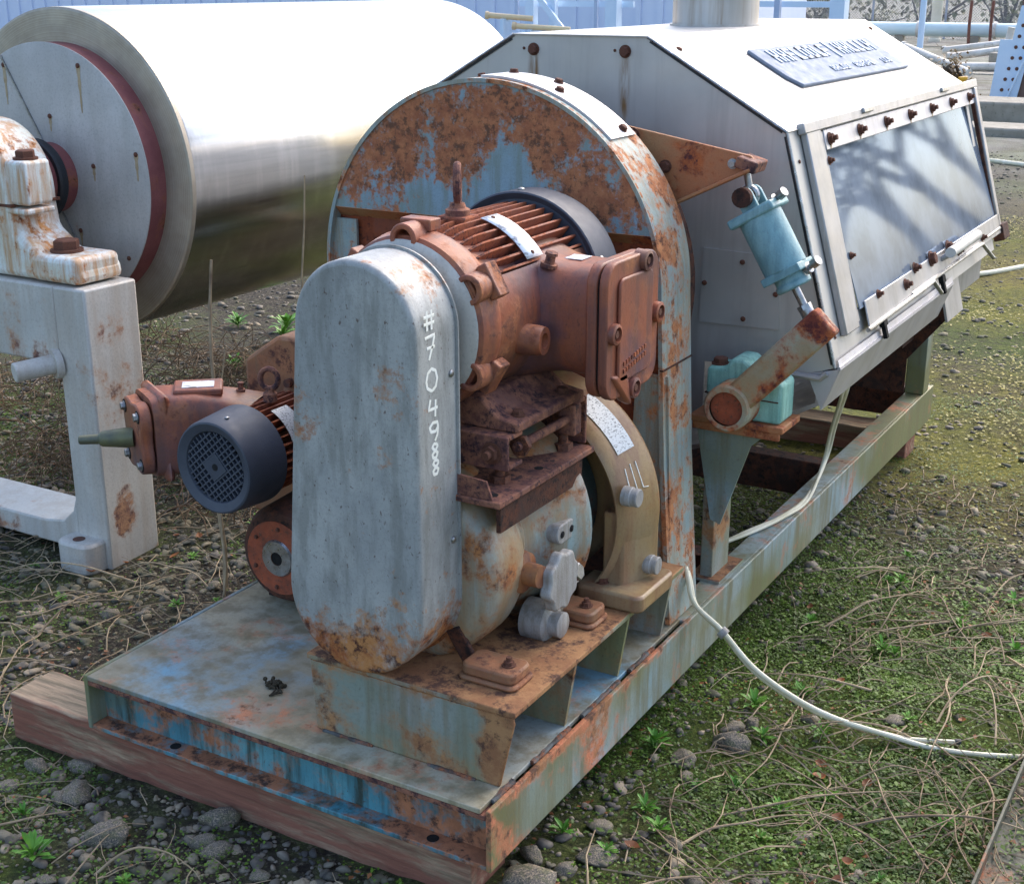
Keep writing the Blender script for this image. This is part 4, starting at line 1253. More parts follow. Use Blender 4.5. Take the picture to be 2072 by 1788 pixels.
panel('roof_panel', (CRR + 0.001, CZ + 0.003), (SHX + 0.006, SHZ + 0.0015), yA, HY1, 0.003, 'hood')
panel('roof_panel', (CRL - 0.001, CZ + 0.003), (mir(SHX) - 0.006, SHZ + 0.0015), yA, HY1, 0.003, 'hood')
MB().prism(front, 'y', HY1 - 0.004, HY1).build('rear_panel', 'hood', hood)
# near side: frame round the window; the pane sits in the opening
WD = Vector((BTX - SHX, 0, BTZ - SHZ)); WLEN = WD.length; WD.normalize()
WN = Vector((-WD.z, 0, WD.x))
if WN.x < 0: WN = -WN
def wp(s_, y, off=0.0):
    q = Vector((SHX, 0, SHZ)) + WD * s_ + WN * off
    return Vector((q.x, y, q.z))
def wbox(s0, s1, y0, y1, o0, o1):
    b = MB()
    v = [wp(s_, y, o_) for s_ in (s0, s1) for y in (y0, y1) for o_ in (o0, o1)]
    return b.add(v, [(0, 1, 3, 2), (4, 6, 7, 5), (0, 4, 5, 1), (2, 3, 7, 6), (0, 2, 6, 4), (1, 5, 7, 3)])
wbox(0.0, WLEN, HY0 - 0.004, 1.62, -0.004, 0.0).build('side_panel', 'hood', hood)
wbox(0.0, 0.045, 1.62, HY1, -0.004, 0.0).build('side_panel', 'hood', hood)
wbox(0.505, WLEN, 1.62, HY1, -0.004, 0.0).build('side_panel', 'hood', hood)
wbox(0.045, 0.505, 3.265, HY1, -0.004, 0.0).build('side_panel', 'hood', hood)
panel('side_panel', (mir(SHX), SHZ), (mir(BTX), BTZ), HY0, HY1, 0.004, 'hood')
# polished trim along the front edge folds
for (p, q) in (((CRR, CZ), (SHX, SHZ)), ((SHX, SHZ), (BTX, BTZ)), ((CRL, CZ), (mir(SHX), SHZ))):
    a, e = Vector((p[0], HY0 - 0.003, p[1])), Vector((q[0], HY0 - 0.003, q[1]))
    MB().tube([a, e], 0.0045, 8).build('edge_trim', 'zinc', hood)
    dd = (e - a).normalized(); nn_ = Vector((dd.z, 0, -dd.x)); cc_ = Vector((-0.555, HY0, 0.9))
    if (cc_ - a).dot(nn_) < 0: nn_ = -nn_
    MB().obox((a + e) / 2 + nn_ * 0.0075 + Vector((0, 0.0015, 0)), dd, nn_, (e - a).length / 2 - 0.01, 0.0022, 0.0012).build('edge_seal', 'rubber', hood)
# window: wide left member, head strip with studs, right stile, sill
wbox(0.005, 0.545, 1.474, 1.585, 0.001, 0.020).build('window_stile', 'frame', hood, bevel=0.004)
wbox(0.020, 0.535, 1.585, 1.625, 0.001, 0.010).build('window_stile', 'frame', hood, bevel=0.002)
wbox(-0.012, 0.016, 1.46, 3.40, 0.001, 0.022).build('window_rail', 'frame', hood, bevel=0.003)
wbox(0.018, 0.072, 1.6255, 3.36, 0.006, 0.013).build('window_head_strip', 'apron', hood, bevel=0.002)
for i in range(7):
    y = 1.66 + i * 0.268
    bolt(hood, wp(0.045, y, 0.0135), WN, 0.013, STUD, 'stud')
    n_ = 7
    bb = MB()
    bb.v = [tuple(wp(0.058 + k * 0.0022, y + s_ * (0.010 - k * 0.0010 * (1 + 0.4 * math.sin(k * 3 + i))), 0.0136)) for k in range(n_) for s_ in (-1, 1)]
    bb.f = [(2 * k, 2 * k + 1, 2 * k + 3, 2 * k + 2) for k in range(n_ - 1)]
    bb.build('rust_run', 'stain', hood)
wbox(0.016, 0.555, 3.345, 3.385, 0.001, 0.022).build('window_stile', 'frame', hood, bevel=0.004)
wbox(0.07, 0.55, 3.335, 3.346, 0.001, 0.014).build('window_bead', 'darkrust', hood)
wbox(0.488, 0.560, 1.66, 3.37, 0.0165, 0.022).build('window_sill', 'frame', hood, bevel=0.003)
b = MB()
b.add([wp(s_, y, o_) for s_, oo in ((0.047, -0.013), (0.5035, 0.013)) for y in (1.626, 3.334) for o_ in (oo, oo + 0.003)],
      [(0, 1, 3, 2), (4, 6, 7, 5), (0, 4, 5, 1), (2, 3, 7, 6), (0, 2, 6, 4), (1, 5, 7, 3)])
b.build('window_pane', 'pane', hood)
b = MB().lathe([(1.46, 0.1), (1.46, 0.40), (1.47, 0.405), (3.22, 0.405), (3.23, 0.40), (3.23, 0.1)], (-0.555, 0, 0.86), (0, 1, 0), 72)
b.build('drying_drum', 'frame', hood)
for k, (s_, y, r) in enumerate(((0.492, 1.78, 0.010), (0.515, 2.05, 0.013), (0.486, 2.17, 0.013), (0.490, 2.36, 0.020), (0.49, 2.58, 0.018), (0.522, 2.70, 0.012), (0.53, 3.05, 0.012), (0.36, 1.655, 0.008), (0.10, 1.632, 0.009))):
    bolt(hood, wp(s_, y, 0.022 if s_ > 0.4 else 0.010), WN, r, STUD if k != 3 else BOLT, 'stud')
# handle on two stand-offs and long hooked rods
h0, h1 = wp(0.497, 2.48, 0.055), wp(0.497, 2.86, 0.055)
MB().tube([h0, h1], 0.017, 14).build('window_handle', 'whitepipe', hood)
for y in (2.49, 2.84):
    MB().tube([wp(0.515, y, 0.010), wp(0.50, y, 0.055)], 0.010, 8).build('handle_bracket', 'frame', hood)
MB().tube([wp(0.565, 1.64, 0.022), wp(0.558, 2.25, 0.03), wp(0.553, 2.30, 0.035), wp(0.600, 2.34, 0.042)], 0.007, 8).build('latch_rod', 'zinc', hood)
MB().tube([wp(0.555, 2.1, 0.02), wp(0.548, 2.95, 0.03), wp(0.548, 3.0, 0.034), wp(0.61, 3.05, 0.05)], 0.007, 8).build('latch_rod', 'zinc', hood)
MB().tube([wp(0.545, 2.9, 0.018), wp(0.540, 3.42, 0.02)], 0.006, 8).build('latch_rod', 'zinc', hood)
for y in (1.78, 2.45):
    MB().obox(wp(0.595, y, 0.022), WD, (0, 1, 0), 0.024, 0.010, 0.006).obox(wp(0.572, y, 0.022), WD, (0, 1, 0), 0.012, 0.018, 0.008).build('latch', 'hole_latch_black', hood, bevel=0.002)
MB().obox(wp(0.56, 3.41, 0.01), WD, (0, 1, 0), 0.03, 0.05, 0.02).build('corner_bracket', 'darkrust', hood, bevel=0.004)
for y in (2.0, 2.9):
    MB().obox(wp(-0.004, y, 0.024), (0, 1, 0), WD, 0.045, 0.008, 0.006).build('hinge', 'zinc', hood, bevel=0.003)
# apron gutter below the side
b = MB()
for y0_, y1_, dx in ((HY0 + 0.005, 2.62, 0.0),):
    b.prism([(BTX + 0.004, BTZ + 0.02), (BTX + 0.012, BTZ - 0.004), (APX, APZ), (APX - 0.006, APZ), (BTX + 0.004, BTZ - 0.006)], 'y', y0_, y1_)
b.build('gutter_apron', 'apron', hood)
MB().add([(0.128, HY0 - 0.001, 0.566), (BTX + 0.011, HY0 - 0.001, BTZ - 0.002), (APX, HY0 - 0.001, APZ), (0.128, HY0 + 0.003, 0.566), (BTX + 0.011, HY0 + 0.003, BTZ - 0.002), (APX, HY0 + 0.003, APZ)],
         [(0, 2, 1), (3, 4, 5), (0, 1, 4, 3), (1, 2, 5, 4), (2, 0, 3, 5)]).build('gutter_end', 'apron', hood)
MB().obox((0.18, 2.74, 0.53), (0.25, 0, -1), (0, 1, 0), 0.08, 0.11, 0.004).build('gutter_flap', 'frame', hood)
MB().obox((BTX + 0.012, 2.0, BTZ + 0.0), (0, 1, 0), (1, 0, 0.2), 0.61, 0.002, 0.004).build('gutter_lip', 'apron', hood)
# tray lip under the front sheet
MB().tube([(-0.02, HY0 - 0.012, 0.572), (0.10, HY0 - 0.012, 0.562), (0.165, HY0 - 0.012, 0.560), (0.180, HY0 - 0.008, 0.575)], 0.009, 8).build('front_lip', 'frame', hood)
# trough under the hood
b = MB().prism([(0.16, 0.56), (0.16, 0.48), (-0.10, 0.33), (-0.42, 0.22), (-0.69, 0.22), (-1.0, 0.33), (-1.27, 0.48), (-1.27, 0.56), (-1.26, 0.56), (-1.26, 0.486), (-0.995, 0.342), (-0.688, 0.232), (-0.422, 0.232), (-0.105, 0.342), (0.15, 0.486), (0.15, 0.56)], 'y', HY0 + 0.012, HY1 - 0.01)
b.build('trough', 'frame', hood)
# access plate and hood bolts
b = MB().prism([(-0.175, 0.868), (0.036, 0.863), (0.045, 0.672), (-0.180, 0.668)], 'y', HY0 - 0.004, HY0 - 0.0005)
b.build('access_plate', 'hood', hood)
for (x, z) in ((-0.065, 0.84), (-0.168, 0.775), (0.030, 0.765), (-0.055, 0.69)):
    place('screw', DSCREW, hood, (x, HY0 - 0.004, z), Vector((0, -1, 0)).to_track_quat('Z', 'Y'), 0.007)
for (x, z, r) in ((-0.694, 1.359, 0.0135), (-0.42, 1.359, 0.0135)):
    bolt(hood, (x, HY0, z), (0, -1, 0), r)
    place('screw', DSCREW, hood, (x - 0.03, HY0 - 0.0005, z + 0.002), Vector((0, -1, 0)).to_track_quat('Z', 'Y'), 0.004)
rn = Vector((SHZ - CZ, 0, -(SHX - CRR))).normalized(); rn = -rn if rn.z < 0 else rn
rdn = Vector((SHX - CRR, 0, SHZ - CZ)).normalized()
def rp(s_, y, off=0.0):
    q = Vector((CRR, 0, CZ + 0.003)) + rdn * s_ + rn * off
    return Vector((q.x, y, q.z))
for s_, y in ((0.07, 1.45), (0.06, 3.2)):
    place('screw', DSCREW, hood, rp(s_, y), rn.to_track_quat('Z', 'Y'), 0.009)
for (z, y) in ((1.10, 1.432), (0.86, 1.432), (0.66, 1.432)):
    s_ = (SHZ - z) / (SHZ - BTZ) * WLEN
    place('screw', DSCREW, hood, wp(s_, y, 0.001), WN.to_track_quat('Z', 'Y'), 0.005)
# cast maker's plate with raised, worn lettering
b = MB()
s0, s1, y0_, y1_ = 0.118, 0.305, 1.82, 2.945
pts = [(s0, y0_ + 0.0), (s0, y1_), (s1, y1_), (s1, y0_ + 0.03), (s1 - 0.05, y0_)]
v = [rp(s_, y, o_) for o_ in (0.002, 0.012) for s_, y in pts]
n = len(pts)
b.add(v, [tuple(range(n))[::-1], tuple(range(n, 2 * n))] + [(i, (i + 1) % n, (i + 1) % n + n, i + n) for i in range(n)])
mp = b.build('makers_plate', 'emboss', hood, bevel=0.003)
b = MB()
def strip(b, sA, sB, yA_, yB_, o0=0.0122, o1=0.0155):
    v = [rp(s_, y, o_) for s_ in (sA, sB) for y in (yA_, yB_) for o_ in (o0, o1)]
    b.add(v, [(0, 1, 3, 2), (4, 6, 7, 5), (0, 4, 5, 1), (2, 3, 7, 6), (0, 2, 6, 4), (1, 5, 7, 3)])
rl = random.Random(3)
def word(y, count, sT, hgt, wd):
    for k in range(count):
        y0c = y + k * wd * 1.25
        bb = MB()
        strip(bb, sT, sT + hgt, y0c, y0c + wd * .24)
        kind_ = rl.randrange(4)
        if kind_ in (0, 1): strip(bb, sT, sT + hgt, y0c + wd * .74, y0c + wd)
        if kind_ in (0, 2): strip(bb, sT, sT + hgt * .2, y0c, y0c + wd)
        if kind_ in (1, 2): strip(bb, sT + hgt * .42, sT + hgt * .6, y0c, y0c + wd)
        if kind_ in (0, 3): strip(bb, sT + hgt * .8, sT + hgt, y0c, y0c + wd)
        bb.build('raised_letter', 'emboss_letter', hood)
word(1.91, 8, 0.135, 0.062, 0.050)
word(2.50, 6, 0.135, 0.062, 0.050)
word(2.22, 5, 0.245, 0.026, 0.026)
word(2.45, 6, 0.245, 0.026, 0.026)
word(2.75, 3, 0.245, 0.026, 0.026)
bb = MB(); strip(bb, 0.122, 0.21, 2.435, 2.447); bb.build('raised_letter', 'emboss_letter', hood)
# exhaust stack
b = MB().lathe([(0, 0.146), (0.006, 0.146), (0.006, 0.137), (0.75, 0.137), (0.75, 0.13), (0.02, 0.13)], (-0.555, 2.33, CZ + 0.0032), (0, 0, 1), 56)
b.build('exhaust_stack', 'stack', hood)

# --- supports under the far end
b = MB().box(-0.075, -0.002, 3.28, 3.36, 0.0, 0.33)
leg = b.build('rear_leg', 'skid', mach, bevel=0.003)
MB().prism([(-0.28, 0.0), (-0.076, 0.0), (-0.076, 0.40), (-0.12, 0.40)], 'y', 3.27, 3.28).build('leg_gusset', 'darkrust', leg)
MB().box(mir(-0.002), mir(-0.075), 3.28, 3.36, 0.0, 0.33).build('rear_leg', 'skid', mach, bevel=0.003)
MB().box(-0.9, -0.2, 3.30, 3.36, 0.05, 0.16).build('rear_beam', 'darkrust', mach, bevel=0.003)
MB().prism([(0.14, 0.47), (0.0, 0.30), (0.0, 0.22), (0.17, 0.44)], 'y', 2.95, 2.96).build('trough_strut', 'darkrust', mach)
MB().prism([(-0.07, 0.30), (0.02, 0.30), (0.02, 0.46), (-0.07, 0.46)], 'y', 2.8, 3.3).build('trough_bearer', 'darkrust', mach)

# ================================================================== TIMBERS
def timber(x0, x1, y0, y1, z0, z1, label):
    b = MB()
    nx_ = 30
    sec = [(y0, z0), (y1, z0), (y1, z1), (y0, z1)]
    for i in range(nx_ + 1):
        x = x0 + (x1 - x0) * i / nx_
        for (y, z) in sec:
            b.v.append((x, y + rnd.uniform(-0.0025, 0.0025), z + (rnd.uniform(-0.003, 0.0) if z == z1 else rnd.uniform(-0.003, 0.002))))
    for i in range(nx_):
        for k in range(4):
            b.f.append((i * 4 + k, i * 4 + (k + 1) % 4, (i + 1) * 4 + (k + 1) % 4, (i + 1) * 4 + k))
    b.f += [(0, 1, 2, 3)[::-1], tuple(nx_ * 4 + k for k in range(4))]
    ob = b.build('timber_beam', 'wood', None, bevel=0.005, smooth=30)
    return tag(ob, label, 'timber')
timber(-1.412, -0.06, 0.022, 0.160, GZ - 0.03, -0.1405, 'weathered red-painted timber under the front channel of the skid')
timber(-1.3, -0.03, 3.20, 3.34, GZ - 0.03, -0.1405, 'weathered timber under the far end of the skid below the hood')

# dried clump lying on deck
b = MB()
dc = Vector((-0.690, 0.183, 0.0))
for k in range(90):
    c_ = dc + Vector((rnd.gauss(0, 0.012), rnd.gauss(0, 0.009), abs(rnd.gauss(0.004, 0.006))))
    r = rnd.uniform(0.002, 0.0055)
    b.lathe([(-r, r * .3), (-r * .4, r), (r * .4, r * .95), (r, r * .3)], c_, (rnd.uniform(-1, 1), rnd.uniform(-1, 1), 1), 7)
for k in range(3):
    b.tube([dc + Vector((0.01 * k, -0.005, 0.006)), dc + Vector((0.02 + 0.01 * k, -0.02, 0.004)), dc + Vector((0.022, -0.035 - 0.005 * k, 0.003))], 0.002, 5)
tag(b.build('moss_clump', plain('dried_moss', S(66, 58, 44), S(44, 42, 32), 60, 0.95, bump=0.6), None), 'small dark dried moss clump lying on the deck plate', 'moss clump')

# ================================================================== ROLLER ON ITS STAND
RX, RZ, RR = -2.455, 0.914, 0.542
RY0, RY1 = 1.33, 3.56
rol = thing('roller_unit', (-2.3, 1.0, GZ), 'large polished steel roller on a rust-streaked white cast stand', 'roller')
ro = (RX, 0, RZ)
b = MB().lathe([(RY0 + 0.02, RR - 0.001), (RY0 + 0.026, RR), (RY1 - 0.01, RR), (RY1, RR - 0.01), (RY1, 0.1)], ro, (0, 1, 0), 160, cap=False)
drum = b.build('roller_drum', 'roller', rol, smooth=60)
b = MB().lathe([(RY0 + 0.02, RR), (RY0 + 0.004, RR - 0.001), (RY0 + 0.001, RR - 0.005), (RY0, RR - 0.012), (RY0, 0.40)], ro, (0, 1, 0), 128, cap=False)
b.build('roller_rim', 'rollend', drum)
b = MB().lathe([(1.258, 0.432), (RY0 + 0.01, 0.432)], ro, (0, 1, 0), 128, cap=False)
b.build('rim_band', 'maroon', drum)
b = MB().lathe([(1.252, 0.05), (1.252, 0.430), (1.254, 0.434), (1.258, 0.434), (1.259, 0.05)], ro, (0, 1, 0), 128, cap=False)
disc = b.build('end_disc', 'discpaint', drum)
b = MB()
for sgn in (1, -1):
    a = Vector((RX - 0.02 * sgn, 1.250, RZ + 0.10 * sgn)); e = Vector((RX - 0.19 * sgn, 1.250, RZ + 0.388 * sgn))
    MB().obox((a + e) / 2, e - a, (0, 1, 0), (e - a).length / 2, 0.0025, 0.003).build('disc_split_seam', 'zinc', drum)
for (r_, k0) in ((0.40, 7), (0.20, 5)):
    for k in range(k0):
        a = R_(14 + 360 * k / k0)
        px, pz = RX + r_ * math.cos(a), RZ + r_ * math.sin(a)
        place('screw', DSCREW, drum, (px, 1.2515, pz), Vector((0, -1, 0)).to_track_quat('Z', 'Y'), 0.008)
        ln = rnd.uniform(0.07, 0.15) if r_ > 0.3 else 0.05
        if math.hypot(px - RX, pz - ln - RZ) < 0.42 and math.hypot(px - RX, pz - ln - RZ) > 0.14:
            bb = MB()
            for i in range(9):
                w_ = (0.009 - 0.0008 * i) * (1 + 0.25 * math.sin(i * 2.1 + k))
                bb.v += [(px - w_, 1.2514, pz - ln * i / 8), (px + w_, 1.2514, pz - ln * i / 8)]
            bb.f = [(2 * i, 2 * i + 1, 2 * i + 3, 2 * i + 2) for i in range(8)]
            bb.build('rust_run', 'stain', drum)
b = MB().lathe([(1.05, 0.115), (1.253, 0.115)], ro, (0, 1, 0), 48, cap=False)
b.build('roller_hub', 'maroon', drum)
MB().lathe([(1.165, 0.100), (1.165, 0.128), (1.172, 0.134), (1.192, 0.134), (1.20, 0.128), (1.20, 0.10)], ro, (0, 1, 0), 48, cap=False).build('shaft_seal', 'rubber', drum)
# bearing housing
b = MB()
BR = 0.215
n = 32
capo = [(RX + BR * math.cos(math.pi * i / n), RZ + BR * math.sin(math.pi * i / n)) for i in range(n + 1)]
low = [(RX - BR, RZ - 0.06), (RX - BR - 0.01, RZ - 0.14), (RX - BR - 0.10, RZ - 0.185), (RX - 0.47, RZ - 0.19), (RX - 0.48, RZ - 0.2535), (RX + 0.48, RZ - 0.2535), (RX + 0.47, RZ - 0.195), (RX + BR + 0.10, RZ - 0.175), (RX + BR + 0.01, RZ - 0.11), (RX + BR, RZ - 0.04)]
b.prism(capo + low, 'y', 0.885, 1.075)
brg = b.build('bearing_housing', 'bearing', rol, bevel=0.022, segs=3)
b = MB().lathe([(0.845, 0.10), (0.848, 0.14), (0.862, 0.155), (0.888, 0.16)], ro, (0, 1, 0), 40)
b.build('bearing_cap', 'bearing', brg)
for sx in (1, -1):
    cx = RX + sx * 0.235
    MB().box(cx - 0.045, cx + 0.045, 0.895, 1.0, RZ - 0.03, RZ + 0.105).build('cap_lug', 'bearing', brg, bevel=0.012, segs=3)
    MB().box(cx - 0.048, cx + 0.048, 0.885, 1.0, RZ - 0.056, RZ - 0.038).build('split_flange', 'bearing', brg, bevel=0.006)
    bolt(brg, (cx, 0.945, RZ + 0.105), (0, 0, 1), 0.030)
    cx = RX + sx * 0.372
    MB().box(cx - 0.10, cx + 0.10, 0.880, 1.068, RZ - 0.2535, RZ - 0.170).build('foot_block', 'bearing', brg, bevel=0.020, segs=3)
    bolt(brg, (cx - 0.02 * sx, 0.965, RZ - 0.170), (0, 0, 1), 0.040)
MB().box(RX - BR - 0.03, RX + BR + 0.004, 0.8835, 1.0765, RZ - 0.036, RZ - 0.027).build('split_line', 'boltrust', brg)
# stand: C-shaped casting
STX = -1.944
b = MB()
inner = [(-2.08, 0.40)] + [(-2.08, 0.40 - 0.42 * i / 5) for i in range(1, 6)] + [(-2.08 - 0.12 * math.sin(R_(90 * i / 6)), -0.02 - 0.12 * (1 - math.cos(R_(90 * i / 6)))) for i in range(1, 7)] + [(-2.75, -0.15), (-2.75, -0.02), (-2.83, 0.40)]
b.prism([(STX, GZ - 0.02), (STX, 0.655), (-2.966, 0.655), (-2.966, GZ - 0.02), (-2.83, GZ - 0.02), (-2.83, -0.21), (-2.10, -0.21), (-2.06, GZ - 0.02)], 'y', 0.871, 0.872)
b = MB()
# leg, beam, base and far leg as solid castings
b.box(-2.08, STX, 0.870, 1.085, GZ - 0.02, 0.655)
b.box(-2.83, -2.0805, 0.872, 1.083, 0.405, 0.6545)
b.box(-2.966, -2.8305, 0.870, 1.085, GZ - 0.02, 0.655)
stand = b.build('stand_frame', 'whitepaint', rol, bevel=0.008)
MB().prism([(-2.081, -0.03), (-2.081, -0.215), (-2.83, -0.215), (-2.83, -0.14), (-2.24, -0.14), (-2.15, -0.125), (-2.10, -0.085)], 'y', 0.874, 1.08).build('stand_base_beam', 'whitepaint', stand, bevel=0.006)
b = MB().prism(rrect(-2.035, 0.845, 0.075, 0.055, 0.04), 'z', GZ - 0.02, -0.155)
b.build('stand_toe', 'whitepaint', stand, bevel=0.01)
MB().cyl((-2.04, 0.835, -0.1545), (-2.04, 0.835, -0.1538), 0.020, seg=18).build('painted_bolt_hole', 'boltrust', stand)
MB().cyl((-2.10, 0.875, 0.408), (-2.155, 0.755, 0.398), 0.031, seg=28).build('stand_pin', 'whitepaint', stand, bevel=0.004)
MB().lathe([(0, 0.05), (0.02, 0.046)], (-2.095, 0.882, 0.409), (-0.4, -0.9, -0.07), 24).build('pin_boss', 'whitepaint', stand)

# ================================================================== HOSES
def smooth_path(pts, n=8):
    pts = [Vector(q) for q in pts]
    out = []
    P = [pts[0] * 2 - pts[1]] + pts + [pts[-1] * 2 - pts[-2]]
    for i in range(1, len(P) - 2):
        for k in range(n):
            t_ = k / n
            a, b_, c_, d_ = P[i - 1], P[i], P[i + 1], P[i + 2]
            out.append(0.5 * ((2 * b_) + (c_ - a) * t_ + (2 * a - 5 * b_ + 4 * c_ - d_) * t_ ** 2 + (3 * b_ - a - 3 * c_ + d_) * t_ ** 3))
    out.append(pts[-1])
    return out
b = MB().tube(smooth_path([(-0.12, 1.16, 0.14), (-0.03, 1.02, 0.105), (0.010, 0.978, 0.050), (0.091, 0.966, 0.0), (0.194, 0.967, -0.09), (0.348, 0.995, -0.170), (0.525, 1.051, -0.218), (0.636, 1.063, -0.224), (0.796, 1.125, -0.226), (1.1, 1.3, -0.228)]), 0.0066, 10)
tag(b.build('air_hose', 'hose', None), 'cream hose running from behind the arched housing out to the right across the weeds', 'hose')
b = MB().tube(smooth_path([(-0.12, 1.17, 0.125), (-0.03, 1.035, 0.09), (0.012, 0.99, 0.036), (0.091, 0.976, -0.013), (0.19, 0.975, -0.102), (0.345, 1.008, -0.183), (0.51, 1.065, -0.224), (0.58, 1.085, -0.226), (0.655, 1.118, -0.226)]), 0.0065, 10)
tag(b.build('air_hose', 'hose', None), 'shorter cream hose with a blackened cut end, strapped along the longer one', 'hose')
MB().cyl((0.649, 1.1155, -0.226), (0.662, 1.1205, -0.226), 0.009, seg=12).build('cut_end', 'rubber', bpy.data.objects['air_hose.001'])
MB().tube([(0.086, 0.970, -0.003), (0.100, 0.970, -0.013)], 0.0150, 12).build('hose_tape', 'knob', bpy.data.objects['air_hose'])
b = MB().tube(smooth_path([(0.09, 1.93, 0.45), (0.075, 1.95, 0.37), (-0.01, 2.15, 0.19), (-0.045, 2.20, 0.06), (-0.02, 1.95, 0.012), (-0.034, 1.743, 0.009), (-0.075, 1.60, 0.009), (-0.12, 1.48, 0.0)]), 0.007, 10)
tag(b.build('air_hose', 'hose', None), 'cream hose hanging from the gutter and lying along the top of the rail', 'hose')
b = MB().tube(smooth_path([(0.085, 1.90, 0.44), (0.07, 1.92, 0.36), (0.0, 2.08, 0.2), (-0.03, 2.12, 0.07), (-0.012, 1.93, 0.010), (-0.026, 1.76, 0.009), (-0.07, 1.585, 0.009), (-0.13, 1.46, 0.0)]), 0.0055, 10)
tag(b.build('air_hose', 'hose', None), 'thinner cream hose tied beside the one on top of the rail', 'hose')
b = MB().tube(smooth_path([(-0.9, 6.6, gh(-0.9, 6.6) + 0.014), (-0.55, 7.0, gh(-0.55, 7) + 0.016), (-0.2, 7.6, gh(-0.2, 7.6) + 0.016), (0.4, 8.0, gh(0.4, 8) + 0.016)]), 0.016, 10)
tag(b.build('ground_hose', 'hose', None), 'cream hose lying on the moss behind the window of the hood', 'hose')
b = MB().tube(smooth_path([(-2.6, 11.6, gh(-2.6, 11.6) + 0.02), (-2.0, 12.9, gh(-2, 12.9) + 0.02), (-1.4, 12.8, gh(-1.4, 12.8) + 0.02), (-0.6, 12.3, gh(-0.6, 12.3) + 0.02)]), 0.024, 10)
tag(b.build('ground_hose', 'hose', None), 'cream hose lying on the far pale gravel before the kerb', 'hose')
# angle iron lying at the corner
b = MB()
for poly in ([(0.815, -0.232), (0.895, -0.246), (0.895, -0.240), (0.815, -0.226)], [(0.815, -0.226), (0.821, -0.226), (0.828, -0.165), (0.822, -0.165)]):
    b.prism(poly, 'y', 0.0, 1.28)
tag(b.build('angle_iron', 'stake', None, bevel=0.001), 'dark painted angle iron lying on the weeds past the end of the hose', 'angle iron')

# ================================================================== STONES, WEEDS, TWIGS
rs = np.random.default_rng(11)
def ico(sub):
    import bmesh
    bm = bmesh.new()
    bmesh.ops.create_icosphere(bm, subdivisions=sub, radius=1.0)
    v = np.array([q.co[:] for q in bm.verts])
    f = np.array([[q.index for q in fc.verts] for fc in bm.faces])
    bm.free()
    return v, f
def rockshapes(sub, n):
    v, f = ico(sub)
    out = []
    for k in range(n):
        sc_ = np.array([1.0, rs.uniform(0.6, 0.95), rs.uniform(0.34, 0.6)])
        w = v.copy()
        for _ in range(6):
            d = rs.normal(size=3); d /= np.linalg.norm(d)
            cut = rs.uniform(0.45, 0.85)
            dd = w @ d
            w = w - np.outer(np.maximum(dd - cut, 0) * 0.8, d)
        w = w * (1 + 0.06 * rs.normal(size=(len(w), 1)))
        out.append(w * sc_)
    return out, f
def bulk_mesh(name, V, F, mat, smooth=True):
    me = bpy.data.meshes.new(name)
    k = F.shape[1]
    me.vertices.add(len(V))
    me.vertices.foreach_set('co', V.astype(np.float32).ravel())
    me.loops.add(F.size)
    me.loops.foreach_set('vertex_index', F.astype(np.int32).ravel())
    me.polygons.add(len(F))
    me.polygons.foreach_set('loop_start', np.arange(0, F.size, k, dtype=np.int32))
    me.polygons.foreach_set('loop_total', np.full(len(F), k, dtype=np.int32))
    me.update(calc_edges=True)
    me.materials.append(mat)
    if smooth:
        me.shade_smooth()
    me.validate()
    return me
ghv = np.vectorize(gh)
def occupied(x, y):
    """under the timbers, stand and rail bottoms"""
    m = (x > -1.43) & (x < -0.04) & (y > 0.0) & (y < 0.18)
    m |= (x > -2.13) & (x < -1.92) & (y > 0.77) & (y < 1.1)
    return m
def sample(n, x0, x1, y0, y1):
    x = rs.uniform(x0, x1, n); y = rs.uniform(y0, y1, n)
    k = ~occupied(x, y)
    return x[k], y[k]
def in_view(x, y, margin=0.12):
    """kept to the wedge of ground around the place; wider than the lens"""
    dx, dy = x - CAM.x, y - CAM.y
    r_ = dx * math.cos(yaw) + dy * math.sin(yaw)
    f_ = -dx * math.sin(yaw) + dy * math.cos(yaw)
    return (f_ > 0.5) & (np.abs(r_) < (0.385 + margin) * f_ + 0.35)
def nz(x, y, s_, o=0.0):
    return np.array([mnoise.noise((float(a) * s_ + o, float(c_) * s_ - o, o * 0.37)) for a, c_ in zip(x, y)]) * 0.5 + 0.5
def stones(name, sub, n, box_, smin, smax, dens=None, mat='pebble', bury=0.35, pw=1.8):
    shapes, f = rockshapes(sub, 14)
    x, y = sample(n, *box_)
    k = in_view(x, y)
    x, y = x[k], y[k]
    if dens is not None:
        k = rs.uniform(size=len(x)) < dens(x, y)
        x, y = x[k], y[k]
    n = len(x)
    s_ = smin * (smax / smin) ** (rs.uniform(size=n) ** pw)
    a = rs.uniform(0, 2 * np.pi, n)
    V = np.empty((n, len(shapes[0]), 3)); 
    idx = rs.integers(0, 14, n)
    base = np.array(shapes)[idx]
    ca, sa = np.cos(a)[:, None], np.sin(a)[:, None]
    tl = rs.normal(0, 0.18, n)[:, None]
    X = base[:, :, 0] * ca - base[:, :, 1] * sa
    Y = base[:, :, 0] * sa + base[:, :, 1] * ca
    Z = base[:, :, 2] + X * tl
    V[:, :, 0] = X * s_[:, None] + x[:, None]
    V[:, :, 1] = Y * s_[:, None] + y[:, None]
    V[:, :, 2] = Z * s_[:, None] + (ghv(x, y) + s_ * (0.5 - bury) * rs.uniform(0.4, 1.0, n))[:, None]
    F = (f[None] + (np.arange(n) * len(shapes[0]))[:, None, None]).reshape(-1, 3)
    ob = place(name, bulk_mesh(name, V.reshape(-1, 3), F, M[mat]))
    ob['kind'] = 'stuff'
    return ob
